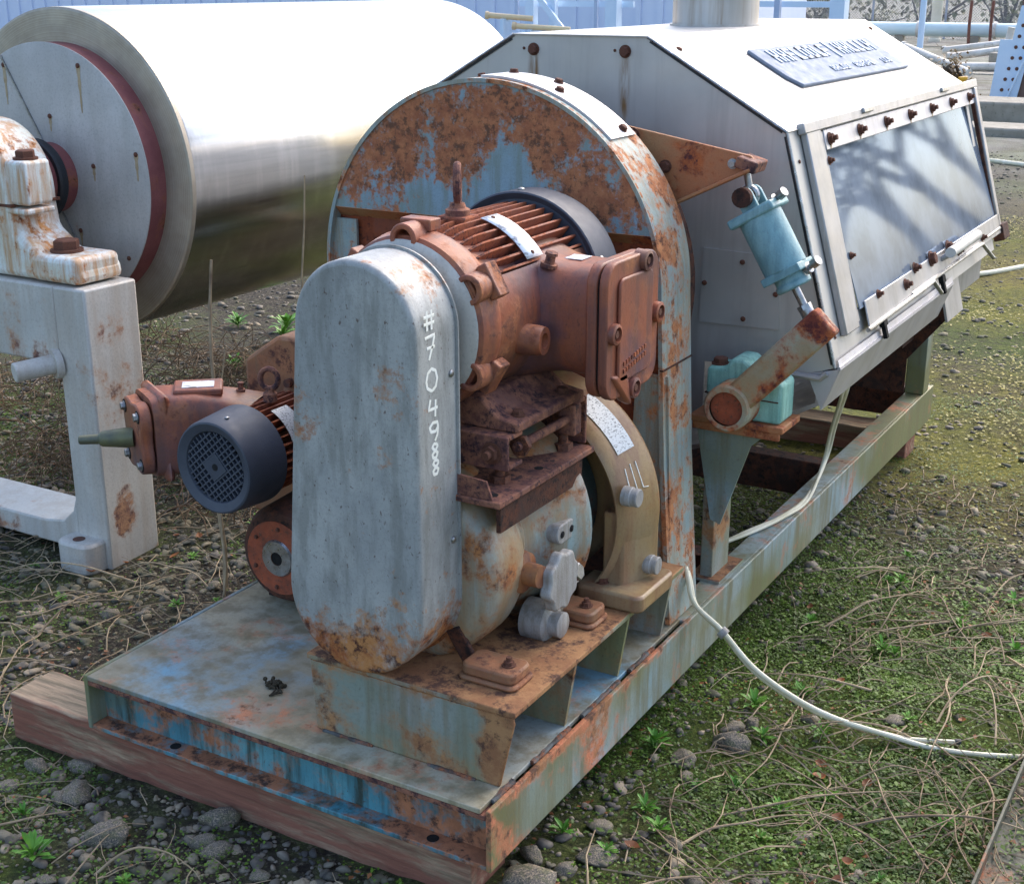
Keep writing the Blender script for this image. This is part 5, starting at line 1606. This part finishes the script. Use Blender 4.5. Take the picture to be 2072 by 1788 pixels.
def green_right(x, y):          # how weedy the ground is: the strip right of the machine and near corner
    return np.clip(1.2 - np.abs(x - 0.55) / 0.9, 0, 1) * np.clip((2.6 - y) / 1.2, 0, 1) * np.clip((y - 0.25) / 0.4, 0, 1)
g1 = stones('gravel', 2, 17000, (-4, 1.6, -1.0, 2.6), 0.008, 0.026, lambda x, y: np.where(x > 0.05, 0.42 - 0.36 * green_right(x, y), 0.30 + 0.55 * (nz(x, y, 1.7, 2.2) > 0.47)) * np.where((x > -1.2) & (x < 0.05) & (y > 0.2), 0.6, 1.0), pw=1.1)
tag(g1, 'rounded river gravel scattered over the ground round the machine', 'gravel')
g2 = stones('gravel', 1, 42000, (-7, 4, 1.8, 14), 0.010, 0.036, lambda x, y: np.clip(0.95 - 0.05 * (y - 2), 0.25, 1) * np.where(x > -1.2, 0.42, 0.75), pw=2.4)
tag(g2, 'pale pebbles scattered over the mossy ground beyond the machine', 'gravel')
g3 = stones('gravel', 1, 40000, (-4, 1.6, -1.0, 3.0), 0.005, 0.013, lambda x, y: 0.9 - 0.6 * green_right(x, y))
tag(g3, 'small grit and pebble chips between the larger stones', 'gravel')
# larger stones one can pick out
shapes, f = rockshapes(3, 9)
rock_me = [bulk_mesh('rounded_stone', s_, f, M['pebble']) for s_ in shapes]
cnt = 0
spots = [(0.03, 0.10, 0.062), (-0.02, 0.20, 0.04), (0.11, 0.25, 0.045), (0.06, 0.36, 0.032), (-1.06, -0.10, 0.05), (-0.86, -0.19, 0.055), (-0.70, -0.02, 0.05), (-0.62, -0.12, 0.040), (-1.15, 0.0, 0.035), (-1.25, -0.05, 0.042),
         (0.18, 0.85, 0.05), (0.10, 0.72, 0.04), (-1.2, -0.3, 0.05)]
while len(spots) < 130:
    x, y = rs.uniform(-3.2, 1.3), rs.uniform(-0.7, 2.2)
    if occupied(np.array([x]), np.array([y]))[0] or not in_view(np.array([x]), np.array([y]))[0]:
        continue
    if -1.2 < x < 0.03 and y > -0.03:
        continue
    if rs.uniform() < 0.75 * green_right(np.array([x]), np.array([y]))[0]:
        continue
    spots.append((x, y, rs.uniform(0.022, 0.036)))
for x, y, s_ in spots:
    q = Quaternion((0, 0, 1), rs.uniform(0, 6.28)) @ Quaternion((1, 0, 0), rs.normal(0, 0.15))
    ob = place('rounded_stone', rock_me[int(rs.integers(0, 9))], None, (x, y, gh(x, y) + s_ * 0.16), q, s_)
    tag(ob, 'larger rounded grey-brown stone lying among the gravel', 'stone', 'larger stones in the gravel')

# --- low green ground cover
def leaves(name, n, box_, dens, smin, smax, mat, hmax, label, flat=0.55):
    x, y = sample(n, *box_)
    k = in_view(x, y)
    x, y = x[k], y[k]
    k = rs.uniform(size=len(x)) < dens(x, y)
    x, y = x[k], y[k]
    n = len(x)
    a = rs.uniform(0, 2 * np.pi, n)
    s_ = rs.uniform(smin, smax, n)
    d = np.stack([np.cos(a), np.sin(a), rs.uniform(-0.1, flat, n)], 1)
    d /= np.linalg.norm(d, axis=1)[:, None]
    w = np.stack([-np.sin(a), np.cos(a), rs.normal(0, 0.25, n)], 1)
    p = np.stack([x, y, ghv(x, y) + 0.003 + hmax * rs.uniform(size=n) ** 1.5 * (0.25 + 2.2 * np.clip(nz(x, y, 7.0, 1.3) - 0.35, 0, 1))], 1)
    up_ = np.array([0, 0, 1.0])
    V = np.empty((n, 4, 3))
    V[:, 0] = p
    V[:, 1] = p + d * s_[:, None] * 0.55 + w * s_[:, None] * 0.32 + up_ * s_[:, None] * 0.1
    V[:, 2] = p + d * s_[:, None]
    V[:, 3] = p + d * s_[:, None] * 0.55 - w * s_[:, None] * 0.32 + up_ * s_[:, None] * 0.1
    F = np.arange(4 * n).reshape(-1, 4)
    ob = place(name, bulk_mesh(name, V.reshape(-1, 3), F, M[mat], False))
    ob['kind'] = 'stuff'
    return tag(ob, label, 'ground cover')
leaves('ground_cover', 420000, (-0.1, 2.2, 0.1, 4.2), lambda x, y: np.clip((nz(x, y, 2.4, 3.1) - 0.40) * 5, 0.05, 1) * np.clip(green_right(x, y) * 1.3 + 0.10, 0, 0.8), 0.004, 0.012, 'moss', 0.024,
       'low green ground cover of tiny leaves to the right of the skid')
leaves('ground_cover', 220000, (-3.6, 1.2, -1.0, 2.6), lambda x, y: np.clip((nz(x, y, 2.8, 7.7) - 0.40) * 5, 0.06, 0.95) * 0.85, 0.004, 0.012, 'moss', 0.018,
       'scattered green weeds between the pebbles in front of and left of the machine')
leaves('ground_cover', 90000, (-3, 3.4, 2.4, 9.5), lambda x, y: np.clip((nz(x, y, 1.0, 5.2) - 0.44) * 5, 0.04, 1) * 0.8, 0.008, 0.022, 'mossy', 0.012,
       'yellow-green moss spread over the gravel behind the machine', flat=0.3)
leaves('ground_cover', 26000, (0.0, 2.0, 0.1, 3.4), lambda x, y: np.clip((nz(x, y, 3.6, 6.6) - 0.47) * 6, 0.02, 1) * np.clip(green_right(x, y) * 1.6 + 0.1, 0, 1), 0.009, 0.020, 'moss', 0.032,
       'patches of broader green weed leaves standing in the low cover right of the skid')
leaves('leaf_litter', 9000, (-3.2, 1.6, -0.8, 3.0), lambda x, y: np.clip((nz(x, y, 2.2, 9.4) - 0.42) * 4, 0.03, 1), 0.006, 0.020, 'dead', 0.016,
       'small brown bits of dead leaf strewn over the ground', flat=0.5)
# --- litter of dry stalks
def twig_path(x, y, L_, a, lift):
    n = 6
    pts = []
    bend = rnd.gauss(0, 0.5)
    for i in range(n):
        t_ = i / (n - 1)
        aa = a + bend * t_ + rnd.gauss(0, 0.12)
        if i == 0:
            q = Vector((x, y, gh(x, y) + 0.006 + rnd.random() * 0.01))
        else:
            q = pts[-1] + Vector((math.cos(aa), math.sin(aa), 0)) * (L_ / (n - 1))
            q.z = gh(q.x, q.y) + 0.006 + lift * math.sin(math.pi * t_) + rnd.random() * 0.006
        pts.append(q)
    return pts
def twigs(name, n, box_, lmin, lmax, rmin, rmax, mat, label, lift=0.03, accept=None):
    b = MB()
    k = 0
    while k < n:
        x, y = rnd.uniform(box_[0], box_[1]), rnd.uniform(box_[2], box_[3])
        if occupied(np.array([x]), np.array([y]))[0] or not in_view(np.array([x]), np.array([y]))[0] or (-1.25 < x < 0.06 and -0.03 < y < 3.4):
            k += 0.05
            continue
        if accept and not accept(x, y):
            k += 0.05
            continue
        p_ = twig_path(x, y, rnd.uniform(lmin, lmax), rnd.uniform(0, 6.28), rnd.random() * lift)
        if any(-1.2 < q.x < 0.02 and 0.0 < q.y < 3.4 for q in p_):
            k += 0.05
            continue
        r0 = rnd.uniform(rmin, rmax)
        b.tube(p_, [r0 * (1 - 0.1 * i) for i in range(6)], 4)
        k += 1
    ob = b.build(name, mat, None, smooth=0)
    ob['kind'] = 'stuff'
    return tag(ob, label, 'twigs')
twigs('twig_litter', 800, (0.05, 1.6, 0.1, 3.0), 0.05, 0.28, 0.0010, 0.0028, 'twig', 'dry pale stalks littering the weeds right of the skid')
twigs('twig_litter', 600, (-3.2, -1.15, -0.4, 2.6), 0.06, 0.32, 0.0010, 0.0026, 'twig', 'dry pale stalks littering the gravel left of the skid')
twigs('twig_litter', 90, (-1.2, 0.6, -0.9, 0.0), 0.05, 0.22, 0.0008, 0.0020, 'twig', 'dry pale stalks lying on the gravel in front of the timber')
twigs('brush_heap', 700, (-4.2, -2.4, 1.3, 3.2), 0.12, 0.42, 0.0012, 0.0030, 'darktwig', 'matted heap of dead brown brushwood behind the roller stand', lift=0.16)
twigs('brush_heap', 1500, (-3.2, -1.25, 1.3, 4.2), 0.10, 0.35, 0.0014, 0.0034, 'darktwig', 'dead brushwood lying below the roller behind the small motor', lift=0.10)
# single long stalks one can follow
def branchy(x, y, L_, a, lift, r0, label, fork=2, grp='long dry stalks on the ground'):
    main = twig_path(x, y, L_, a, lift)
    b = MB().tube(smooth_path(main, 4), [r0 * (1 - 0.7 * i / 20) for i in range(21)], 6)
    for k in range(fork):
        j = rnd.randrange(1, 5)
        s_ = main[j]
        p_ = twig_path(s_.x, s_.y, L_ * rnd.uniform(0.25, 0.5), a + rnd.choice((-1, 1)) * rnd.uniform(0.4, 1.0), lift * 0.6)
        p_[0] = s_
        b.tube(p_, [r0 * 0.6 * (1 - 0.12 * i) for i in range(6)], 5)
    ob = b.build('dry_stalk', 'twig', None)
    return tag(ob, label, 'stalk', grp)
rnd.seed(5)
n = 0
while n < 84:
    if n < 60:
        x, y = rnd.uniform(0.1, 1.0), rnd.uniform(0.2, 2.2)
    elif n < 74:
        x, y = rnd.uniform(-2.2, -1.3), rnd.uniform(-0.2, 0.9)
    else:
        x, y = rnd.uniform(-1.2, 0.1), rnd.uniform(-0.6, -0.1)
    a = rnd.uniform(0, 6.28)
    L_ = rnd.uniform(0.25, 0.55) if n < 74 else rnd.uniform(0.18, 0.32)
    ex, ey = x + L_ * math.cos(a), y + L_ * math.sin(a)
    if any(-1.46 < x + (ex - x) * f_ < 0.04 and y + (ey - y) * f_ > -0.04 for f_ in (0, .35, .7, 1.0)):
        continue
    if not in_view(np.array([x]), np.array([y]), 0)[0]:
        continue
    branchy(x, y, L_, a, rnd.uniform(0.01, 0.07), rnd.uniform(0.0020, 0.0038), 'long pale forked dry stalk lying across the weeds and stones', rnd.randrange(1, 4))
    n += 1
# three upright dead stems by the small motor
for (x, y, tx, ty, tz, r, lab) in ((-1.500, 0.91, -1.551, 1.0, 0.765, 0.008, 'tall dead upright stem with a broken top behind the small motor'),
                                   (-1.66, 1.50, -1.672, 1.6, 0.93, 0.0055, 'thin tall dead stem standing against the polished roller'),
                                   (-1.47, 0.86, -1.53, 1.02, 0.50, 0.004, 'shorter thin dead stem beside the tall broken one')):
    p_ = [Vector((x, y, gh(x, y) - 0.01)).lerp(Vector((tx, ty, tz)), i / 7) + Vector((rnd.gauss(0, 0.006), rnd.gauss(0, 0.006), 0)) for i in range(8)]
    tag(MB().tube(p_, [r * (1 - 0.07 * i) for i in range(8)], 7).build('dead_weed_stalk', 'twig', None), lab, 'stalk')
# leafy weeds
def weed(x, y, s_, label, grp='leafy weeds round the machine', up_=1.15, nl=26):
    z = gh(x, y)
    root = thing('leafy_weed', (x, y, z), label, 'weed', grp)
    st = MB().tube([(x, y, z - 0.01), (x + rnd.gauss(0, .005), y + rnd.gauss(0, .005), z + s_ * 0.35)], [0.0025, 0.0015], 5)
    st.build('stem', 'weed', root)
    b = MB()
    for k in range(nl):
        a = k * 2.4 + rnd.uniform(-0.3, 0.3)
        el = rnd.uniform(0.15, 1.0) * up_
        L_ = s_ * rnd.uniform(0.35, 0.75) * (0.6 if k > nl - 4 else 1)
        h = s_ * 0.35 * rnd.uniform(0.15, 1.0)
        o_ = Vector((x, y, z + h))
        d = Vector((math.cos(a) * math.cos(el), math.sin(a) * math.cos(el), math.sin(el)))
        w = Vector((-math.sin(a), math.cos(a), 0)) * L_ * 0.11
        v = [o_, o_ + d * L_ * .4 + w * .9, o_ + d * L_ * .75 + w + Vector((0, 0, -L_ * .05)), o_ + d * L_ + Vector((0, 0, -L_ * .16)), o_ + d * L_ * .75 - w + Vector((0, 0, -L_ * .05)), o_ + d * L_ * .4 - w * .9, o_ + d * L_ * .6 + Vector((0, 0, -L_ * .05))]
        b.add(v, [(0, 1, 6), (1, 2, 6), (2, 3, 6), (3, 4, 6), (4, 5, 6), (5, 0, 6)])
    b.build('leaves', 'weed', root, smooth=0)
WS = [(0.02, 0.735, 0.085), (0.155, 1.06, 0.075), (0.0, 0.30, 0.06), (0.12, 0.27, 0.055), (0.23, 0.92, 0.06), (0.35, 1.55, 0.07), (0.12, 1.62, 0.06), (0.5, 1.8, 0.06), (0.28, 2.0, 0.06), (0.45, 0.75, 0.05),
      (-0.94, -0.33, 0.10), (-1.1, -0.22, 0.05), (-0.3, -0.18, 0.05), (-1.28, 0.45, 0.05), (-1.55, 0.75, 0.05), (-1.38, 0.62, 0.045), (-1.9, 0.62, 0.05), (-1.75, 1.35, 0.06), (-0.7, -0.3, 0.045), (0.6, 1.4, 0.05), (0.38, 0.5, 0.05)]
rnd.seed(31)
while len(WS) < 60:
    x, y = (rnd.uniform(0.08, 0.9), rnd.uniform(0.2, 2.4)) if len(WS) % 3 else (rnd.uniform(-2.2, -1.2), rnd.uniform(-0.3, 1.4))
    if not occupied(np.array([x]), np.array([y]))[0]:
        WS.append((x, y, rnd.uniform(0.03, 0.065)))
for x, y, s_ in WS:
    weed(x, y, s_ * 0.9, 'bright green rosette weed with narrow pointed leaves growing in the gravel')
for x, y, s_, u in ((-3.75, 3.55, 0.13, 1.1), (-3.45, 3.6, 0.16, 1.2), (-3.35, 3.45, 0.12, 1.1), (-3.05, 3.25, 0.12, 1.1), (-3.2, 2.9, 0.10, 1.1)):
    weed(x, y, s_, 'tall green weed growing behind the roller', 'weeds below the roller', u, 34)
# dead leaves
rnd.seed(9)
n = 0
while n < 34:
    x, y = rnd.uniform(-0.1, 1.0), rnd.uniform(0.1, 2.0)
    if n % 5 == 4:
        x, y = rnd.uniform(-2.0, -1.3), rnd.uniform(0.2, 1.2)
    if -1.25 < x < 0.05 and y > -0.02:
        continue
    z = gh(x, y) + 0.016
    a = rnd.uniform(0, 6.28)
    L_ = rnd.uniform(0.020, 0.036)
    d = Vector((math.cos(a), math.sin(a), rnd.uniform(-.2, .4))); w = Vector((-math.sin(a), math.cos(a), rnd.uniform(-.3, .3)))
    b = MB()
    o_ = Vector((x, y, z))
    cu_ = rnd.uniform(0.2, 0.6)
    v = []
    for i in range(6):
        t_ = i / 5
        ww = L_ * 0.45 * math.sin(math.pi * min(0.97, t_ * 0.9 + 0.06))
        c_ = o_ + d * (L_ * (t_ - .5)) + Vector((0, 0, cu_ * L_ * (t_ - .5) ** 2 * 2))
        v += [c_ + w * ww + Vector((0, 0, ww * .5)), c_, c_ - w * ww + Vector((0, 0, ww * .5))]
    b.add(v, [q for i in range(5) for q in ((3 * i, 3 * i + 1, 3 * i + 4, 3 * i + 3), (3 * i + 1, 3 * i + 2, 3 * i + 5, 3 * i + 4))])
    tag(b.build('dead_leaf', 'dead', None), 'curled brown dead leaf lying on the ground', 'leaf', 'dead leaves on the ground')
    n += 1

# ================================================================== BACKGROUND
def atpx(px, Y, z=GZ):
    return px
# blue-grey clad shed
sh = thing('clad_shed', (-36, 30.3, GZ), 'long blue-grey metal-clad shed wall far behind the roller', 'shed')
MB().box(-62, -11.6, 30.2, 36, GZ - 0.1, 4.5).build('wall', 'cladding', sh)
for k in range(84):
    MB().box(-62 + k * 0.6, -61.85 + k * 0.6, 30.14, 30.2, GZ - 0.1, 4.5).build('cladding_rib', 'cladding', sh)
# steel racks before it
def rack(x0, x1, y, label, posts, brace=True):
    r_ = thing('steel_rack', ((x0 + x1) / 2, y, GZ), label, 'rack', None)
    for (x, w_, m_) in posts:
        MB().box(x - w_, x + w_, y - w_, y + w_, GZ - 0.05, 3.0).build('post', m_, r_)
    for z in (0.62, 1.12, 1.7):
        MB().box(x0, x1, y + 0.17, y + 0.23, z, z + 0.10).build('rail', 'lightblue', r_)
    if brace:
        MB().obox(((x0 * .6 + x1 * .4), y - 0.12, 0.95), (1.0, 0, -1.1), (0, 1, 0), 0.75, 0.03, 0.05).build('brace', 'lightblue', r_)
    return r_
rack(-12.0, -9.6, 20.6, 'pale blue steel rack of posts and rails before the shed, diagonal brace inside', [(-11.85, 0.03, 'darkblue'), (-11.55, 0.085, 'lightblue'), (-11.1, 0.06, 'lightblue'), (-10.24, 0.03, 'darkblue'), (-9.9, 0.11, 'lightblue')])
rack(-9.3, -6.2, 22.0, 'pale blue steel rack behind the exhaust stack', [(-9.2, 0.03, 'darkblue'), (-8.4, 0.09, 'lightblue'), (-7.4, 0.05, 'darkblue'), (-6.3, 0.13, 'lightblue')], False)
for (x0, x1, y, z, lab) in ((-12.1, -11.3, 19.9, 0.98, 'short yellowish pipe lying on the braced blue rack, upper one'), (-11.6, -10.6, 20.0, 0.80, 'yellowish pipe lying lower on the braced blue rack')):
    tag(MB().cyl((x0, y, z), (x1, y + 0.3, z - 0.06), 0.05, seg=14).lathe([(0, 0.07), (0.06, 0.07)], (x0, y, z), (x1 - x0, 0.3, -0.06), 14).build('rack_pipe', 'yellowpipe', None), lab, 'pipe')
    MB().box(x0 + 0.3, x0 + 0.36, y, y + 0.6, GZ - 0.05, z - 0.06).build('pipe_prop', 'lightblue', bpy.data.objects['rack_pipe' if z > 0.9 else 'rack_pipe.001'])
# chain-link fence
fn = thing('chain_link_fence', (-10, 46, GZ), 'galvanised chain-link fence along the far side of the yard', 'fence')
fx0, fx1, fy = -17.5, 2.0, 46.0
for k in range(9):
    x = fx0 + (fx1 - fx0) * k / 8
    MB().cyl((x, fy, GZ - 0.1), (x, fy, 1.9), 0.035, seg=10).build('fence_post', 'galv', fn)
MB().cyl((fx0, fy, 1.85), (fx1, fy, 1.85), 0.022, seg=8).build('top_rail', 'galv', fn)
b = MB()
hgt = 2.0
for k in range(int((fx1 - fx0 + hgt) / 0.09)):
    xa = fx0 - hgt + k * 0.09
    for s_ in (0, 1):
        p0 = Vector((xa, fy + 0.01 * s_, GZ)); p1 = Vector((xa + hgt, fy + 0.01 * s_, GZ + hgt))
        if s_:
            p0.z, p1.z = p1.z, p0.z
        b.obox((p0 + p1) / 2, p1 - p0, (0, 1, 0), (p1 - p0).length / 2, 0.004, 0.004)
ml = b.build('wire_mesh', 'galv', fn, smooth=0)
ml['kind'] = 'stuff'
# shrubs beyond the fence
def shrub(x, y, rx, rz, mat, label, n=1500, zc=None, leaf=0.16, grp='shrubs beyond the fence'):
    t_ = thing('shrub', (x, y, GZ), label, 'shrub', grp)
    b = MB()
    for k in range(5):
        b.tube([(x, y, GZ - 0.1), (x + rnd.gauss(0, rx * .3), y + rnd.gauss(0, .3), GZ + rz * .7), (x + rnd.gauss(0, rx * .5), y + rnd.gauss(0, .5), GZ + rz * 1.3)], [0.07, 0.05, 0.02], 5)
    b.build('trunk', 'bark', t_)
    cl = [(rnd.gauss(0, rx * .45), rnd.gauss(0, rx * .4), rz * rnd.uniform(.35, 1.5), rnd.uniform(.3, .6)) for _ in range(14)]
    V, F = [], []
    for k in range(n):
        c_ = rnd.choice(cl)
        p_ = Vector((x + c_[0] + rnd.gauss(0, c_[3] * rx * .5), y + c_[1] + rnd.gauss(0, c_[3] * rx * .5), max(GZ + 0.02, GZ + c_[2] + rnd.gauss(0, c_[3] * rz * .6))))
        d = Vector((rnd.gauss(0, 1), rnd.gauss(0, 1), rnd.gauss(0, 1))).normalized()
        u = frame_of(d)[1]
        s_ = leaf * rnd.uniform(.5, 1.2)
        i0 = len(V)
        V += [p_, p_ + d * s_ * .5 + u * s_ * .3, p_ + d * s_, p_ + d * s_ * .5 - u * s_ * .3]
        F.append((i0, i0 + 1, i0 + 2, i0 + 3))
    b = MB(); b.v = [tuple(q) for q in V]; b.f = F
    b.build('foliage', mat, t_, smooth=0)
rnd.seed(21)
for k, (x, y, rx, rz, mt) in enumerate(((-20.5, 52, 2.2, 1.4, 'shrub2'), (-17.0, 54, 2.4, 1.6, 'shrub'), (-13.5, 56, 2.6, 1.7, 'shrub'), (-10.0, 55, 2.6, 1.8, 'shrub'), (-6.5, 56, 2.4, 1.8, 'shrub'), (-3.0, 55, 2.5, 1.8, 'shrub'), (0.5, 54, 2.4, 1.8, 'shrub'), (-24.5, 50, 2.4, 1.6, 'shrub'))):
    shrub(x, y, rx, rz, mt, 'brown leafy shrub beyond the fence' if mt == 'shrub2' else 'loose olive-green shrub beyond the chain-link fence', 1600, leaf=0.3)
shrub(-13.2, 48.4, 0.7, 0.45, 'shrub', 'low dark green bush standing just past the fence above the hood', 900, leaf=0.12, grp=None)
# posts, poles, pipework on the right
tag(MB().lathe([(0, 0.20), (0.08, 0.20), (0.1, 0.17), (3.2, 0.16)], (-9.9, 43.6, GZ), (0, 0, 1), 20).build('concrete_post', 'cream', None), 'thick cream-painted post standing before the fence', 'post')
pl = thing('steel_pole', (-7.0, 30.4, GZ), 'slim pale blue steel pole with a base flange beside the teal pipe', 'pole')
MB().cyl((-7.0, 30.4, GZ), (-7.0, 30.4, 3.6), 0.07, seg=16).build('shaft', 'lightblue', pl)
MB().lathe([(0, 0.16), (0.03, 0.16), (0.05, 0.09), (0.3, 0.075)], (-7.0, 30.4, GZ), (0, 0, 1), 16).build('flange', 'lightblue', pl)
pp = thing('teal_pipe', (-8.2, 40.5, GZ), 'long teal pipe on low blocks running before the fence', 'pipe')
MB().cyl((-12.6, 40.6, 0.22), (-3.4, 40.6, 0.22), 0.20, seg=28).build('pipe_run', 'tealpipe', pp)
for x in (-12.2, -10.2, -8.0, -5.8, -3.8):
    MB().box(x - 0.12, x + 0.12, 40.45, 40.75, GZ - 0.02, 0.06).build('pipe_block', 'concrete', pp)
    MB().lathe([(0, 0.24), (0.08, 0.24)], (x + 0.5, 40.6, 0.22), (1, 0, 0), 24).build('pipe_flange', 'whitepipe', pp)
tank = thing('white_drum_pipe', (-9.9, 33.0, GZ), 'short white pipe stub lying behind the hood corner', 'pipe')
MB().lathe([(0, 0.30), (1.9, 0.30), (1.9, 0.27), (0.02, 0.27)], (-10.6, 33.0, 0.07), (1, 0, 0), 32).build('pipe_wall', 'whitepipe', tank)
MB().box(-10.3, -10.0, 32.75, 33.25, GZ, -0.2).build('chock', 'concrete', tank)
for k, (x0, y0, z0, x1, y1, z1, r) in enumerate(((-6.9, 28.6, 0.25, -4.9, 26.0, -0.12, 0.075), (-6.3, 29.6, 0.12, -5.0, 29.9, 0.30, 0.075), (-6.0, 28.8, 0.02, -4.7, 29.4, 0.22, 0.08), (-5.9, 28.2, -0.14, -4.6, 28.5, -0.12, 0.085))):
    lab = ('white pipe length slanting down off the scrap pile', 'white pipe length on top of the scrap pile, elbow up', 'white pipe length crossing the middle of the scrap pile', 'white pipe length at the bottom of the scrap pile')[k]
    b = MB().lathe([(0, r), (0.06, r * 1.25), (0.12, r), (1, r)][:1] + [(0.0, r * 1.25), (0.08, r * 1.25), (0.08, r), ((Vector((x1, y1, z1)) - Vector((x0, y0, z0))).length, r)], (x0, y0, z0), (x1 - x0, y1 - y0, z1 - z0), 16)
    if k == 1:
        b.cyl((x1, y1, z1), (x1 + 0.05, y1, z1 + 0.32), r, seg=14)
    tag(b.build('scrap_pipe', 'whitepipe', None), lab, 'pipe')
crib = MB().box(-6.6, -4.6, 27.6, 30.2, GZ - 0.02, -0.22)
crib.box(-6.9, -6.6, 28.0, 29.2, GZ - 0.02, 0.18).box(-5.1, -4.8, 28.6, 30.1, GZ - 0.02, 0.14)
tag(crib.build('timber_crib', 'concrete', None, bevel=0.02), 'low grey cribbing under the white scrap pipes', 'cribbing')
for k, (x, y) in enumerate(((-8.05, 40.0), (-7.45, 40.0))):
    ob = MB().tube([(x, y, GZ - 0.05), (x - 0.03, y, 0.4), (x - 0.02, y, 1.05)], 0.045, 8).build('rusty_rod', 'rusty', None)
    tag(ob, 'thin rusty rod standing upright behind the scrap pipes', 'rod', 'upright rusty rods')
co = thing('steel_column', (-3.2, 20.9, GZ), 'brown steel column with a pale blue bolted splice plate at the yard edge', 'column')
MB().obox((-2.86, 20.95, 1.35), (0.10, 0, 1), (1, 0, 0), 1.9, 0.22, 0.12).build('column_shaft', 'brownsteel', co)
b = MB()
b.prism([(-3.42, GZ), (-3.02, GZ), (-2.78, 1.2), (-3.08, 1.2), (-3.16, 0.70), (-3.34, 0.70)], 'y', 20.76, 20.80)
b.build('splice_plate', 'lightblue', co)
MB().obox((-2.86, 20.70, 0.65), (0.34, 0, 1), (0, 1, 0), 0.95, 0.05, 0.012).build('stiffener', 'lightblue', co)
for k in range(8):
    z = -0.05 + k * 0.16
    xc = -3.22 + (z + 0.24) * 0.22
    for dx in (-0.06, 0.06):
        bolt(co, (xc + dx, 20.758, z), (0, -1, 0), 0.022)
kb = MB().box(-3.6, 6.0, 17.2, 18.2, GZ - 0.1, 0.04)
tag(kb.build('concrete_kerb', 'concrete', None, bevel=0.03), 'long low weathered concrete kerb in front of the bolted column', 'kerb')
kb = MB().box(-3.0, 6.0, 15.6, 16.4, GZ - 0.1, -0.14)
tag(kb.build('concrete_kerb', 'concrete', None, bevel=0.03), 'lower concrete strip lying before the long kerb on pale gravel', 'kerb')
tag(MB().tube([(-3.75, 20.2, GZ - 0.05), (-3.72, 20.2, 0.12)], 0.05, 8).lathe([(0, 0.07), (0.04, 0.07)], (-3.72, 20.2, 0.12), (0, 0, 1), 10).build('marker_stake', plain('yellow_paint', S(222, 170, 60), S(200, 150, 50), 5, 0.6), None), 'short yellow marker stake by the foot of the bolted column', 'stake')
sb = (-4.0, 20.6)
shrub(sb[0], sb[1], 0.35, 0.42, 'shrub2', 'small brown dry shrub left of the bolted column', 500, leaf=0.08, grp=None)
# broken branches and debris behind the roller
for k in range(4):
    x, y = -2.9 + 0.35 * k, 3.75 + 0.15 * k
    branchy(x, y, 0.7, 0.4 + 0.5 * k, 0.14, 0.010, 'thick dead branch lying behind the roller', 2, 'dead branches behind the roller')

# bare trees right of the yard: what the hood window mirrors
def tree(x, y, h, seed, label):
    rg_ = random.Random(seed)
    root = thing('bare_tree', (x, y, GZ), label, 'tree', None)
    tr_, cr = MB(), MB()
    def grow(p, d, L_, r, lev, mb):
        pts = [p]
        q = p
        dd = d
        for i in range(4):
            dd = (dd + Vector((rg_.gauss(0, .10), rg_.gauss(0, .10), 0.05))).normalized()
            q = q + dd * L_ / 4
            pts.append(q)
        mb.tube(pts, [r * (1 - 0.12 * i) for i in range(5)], 7 if lev < 2 else 4)
        if lev >= 5:
            return
        for k in range(3 if lev < 3 else 2):
            s_ = pts[rg_.choice((2, 3, 4))]
            a, bb_ = rg_.uniform(0, 6.28), rg_.uniform(0.35, 0.8)
            _, u, w = frame_of(dd)
            nd = (dd * math.cos(bb_) + (u * math.cos(a) + w * math.sin(a)) * math.sin(bb_)).normalized()
            grow(s_, nd, L_ * rg_.uniform(0.62, 0.8), r * 0.55, lev + 1, cr)
    grow(Vector((x, y, GZ - 0.1)), Vector((rg_.gauss(0, .08), rg_.gauss(0, .08), 1)), h * 0.34, h * 0.024, 0, tr_)
    tr_.build('trunk', 'bark', root)
    cr.build('crown', 'bark', root)
for k, (x, y, h, sd_, lab) in enumerate(((6.2, 27.0, 9.0, 2, 'bare tree past the yard edge, the one nearest to the hood window'), (8.6, 31.0, 10.0, 5, 'tall bare tree past the yard edge behind its lower neighbours'),
                                        (7.2, 33.5, 9.0, 8, 'bare tree standing between the tall tree and the low one'), (10.6, 29.0, 8.0, 14, 'low bare tree at the end of the row past the yard edge'))):
    tree(x, y, h, sd_, lab)
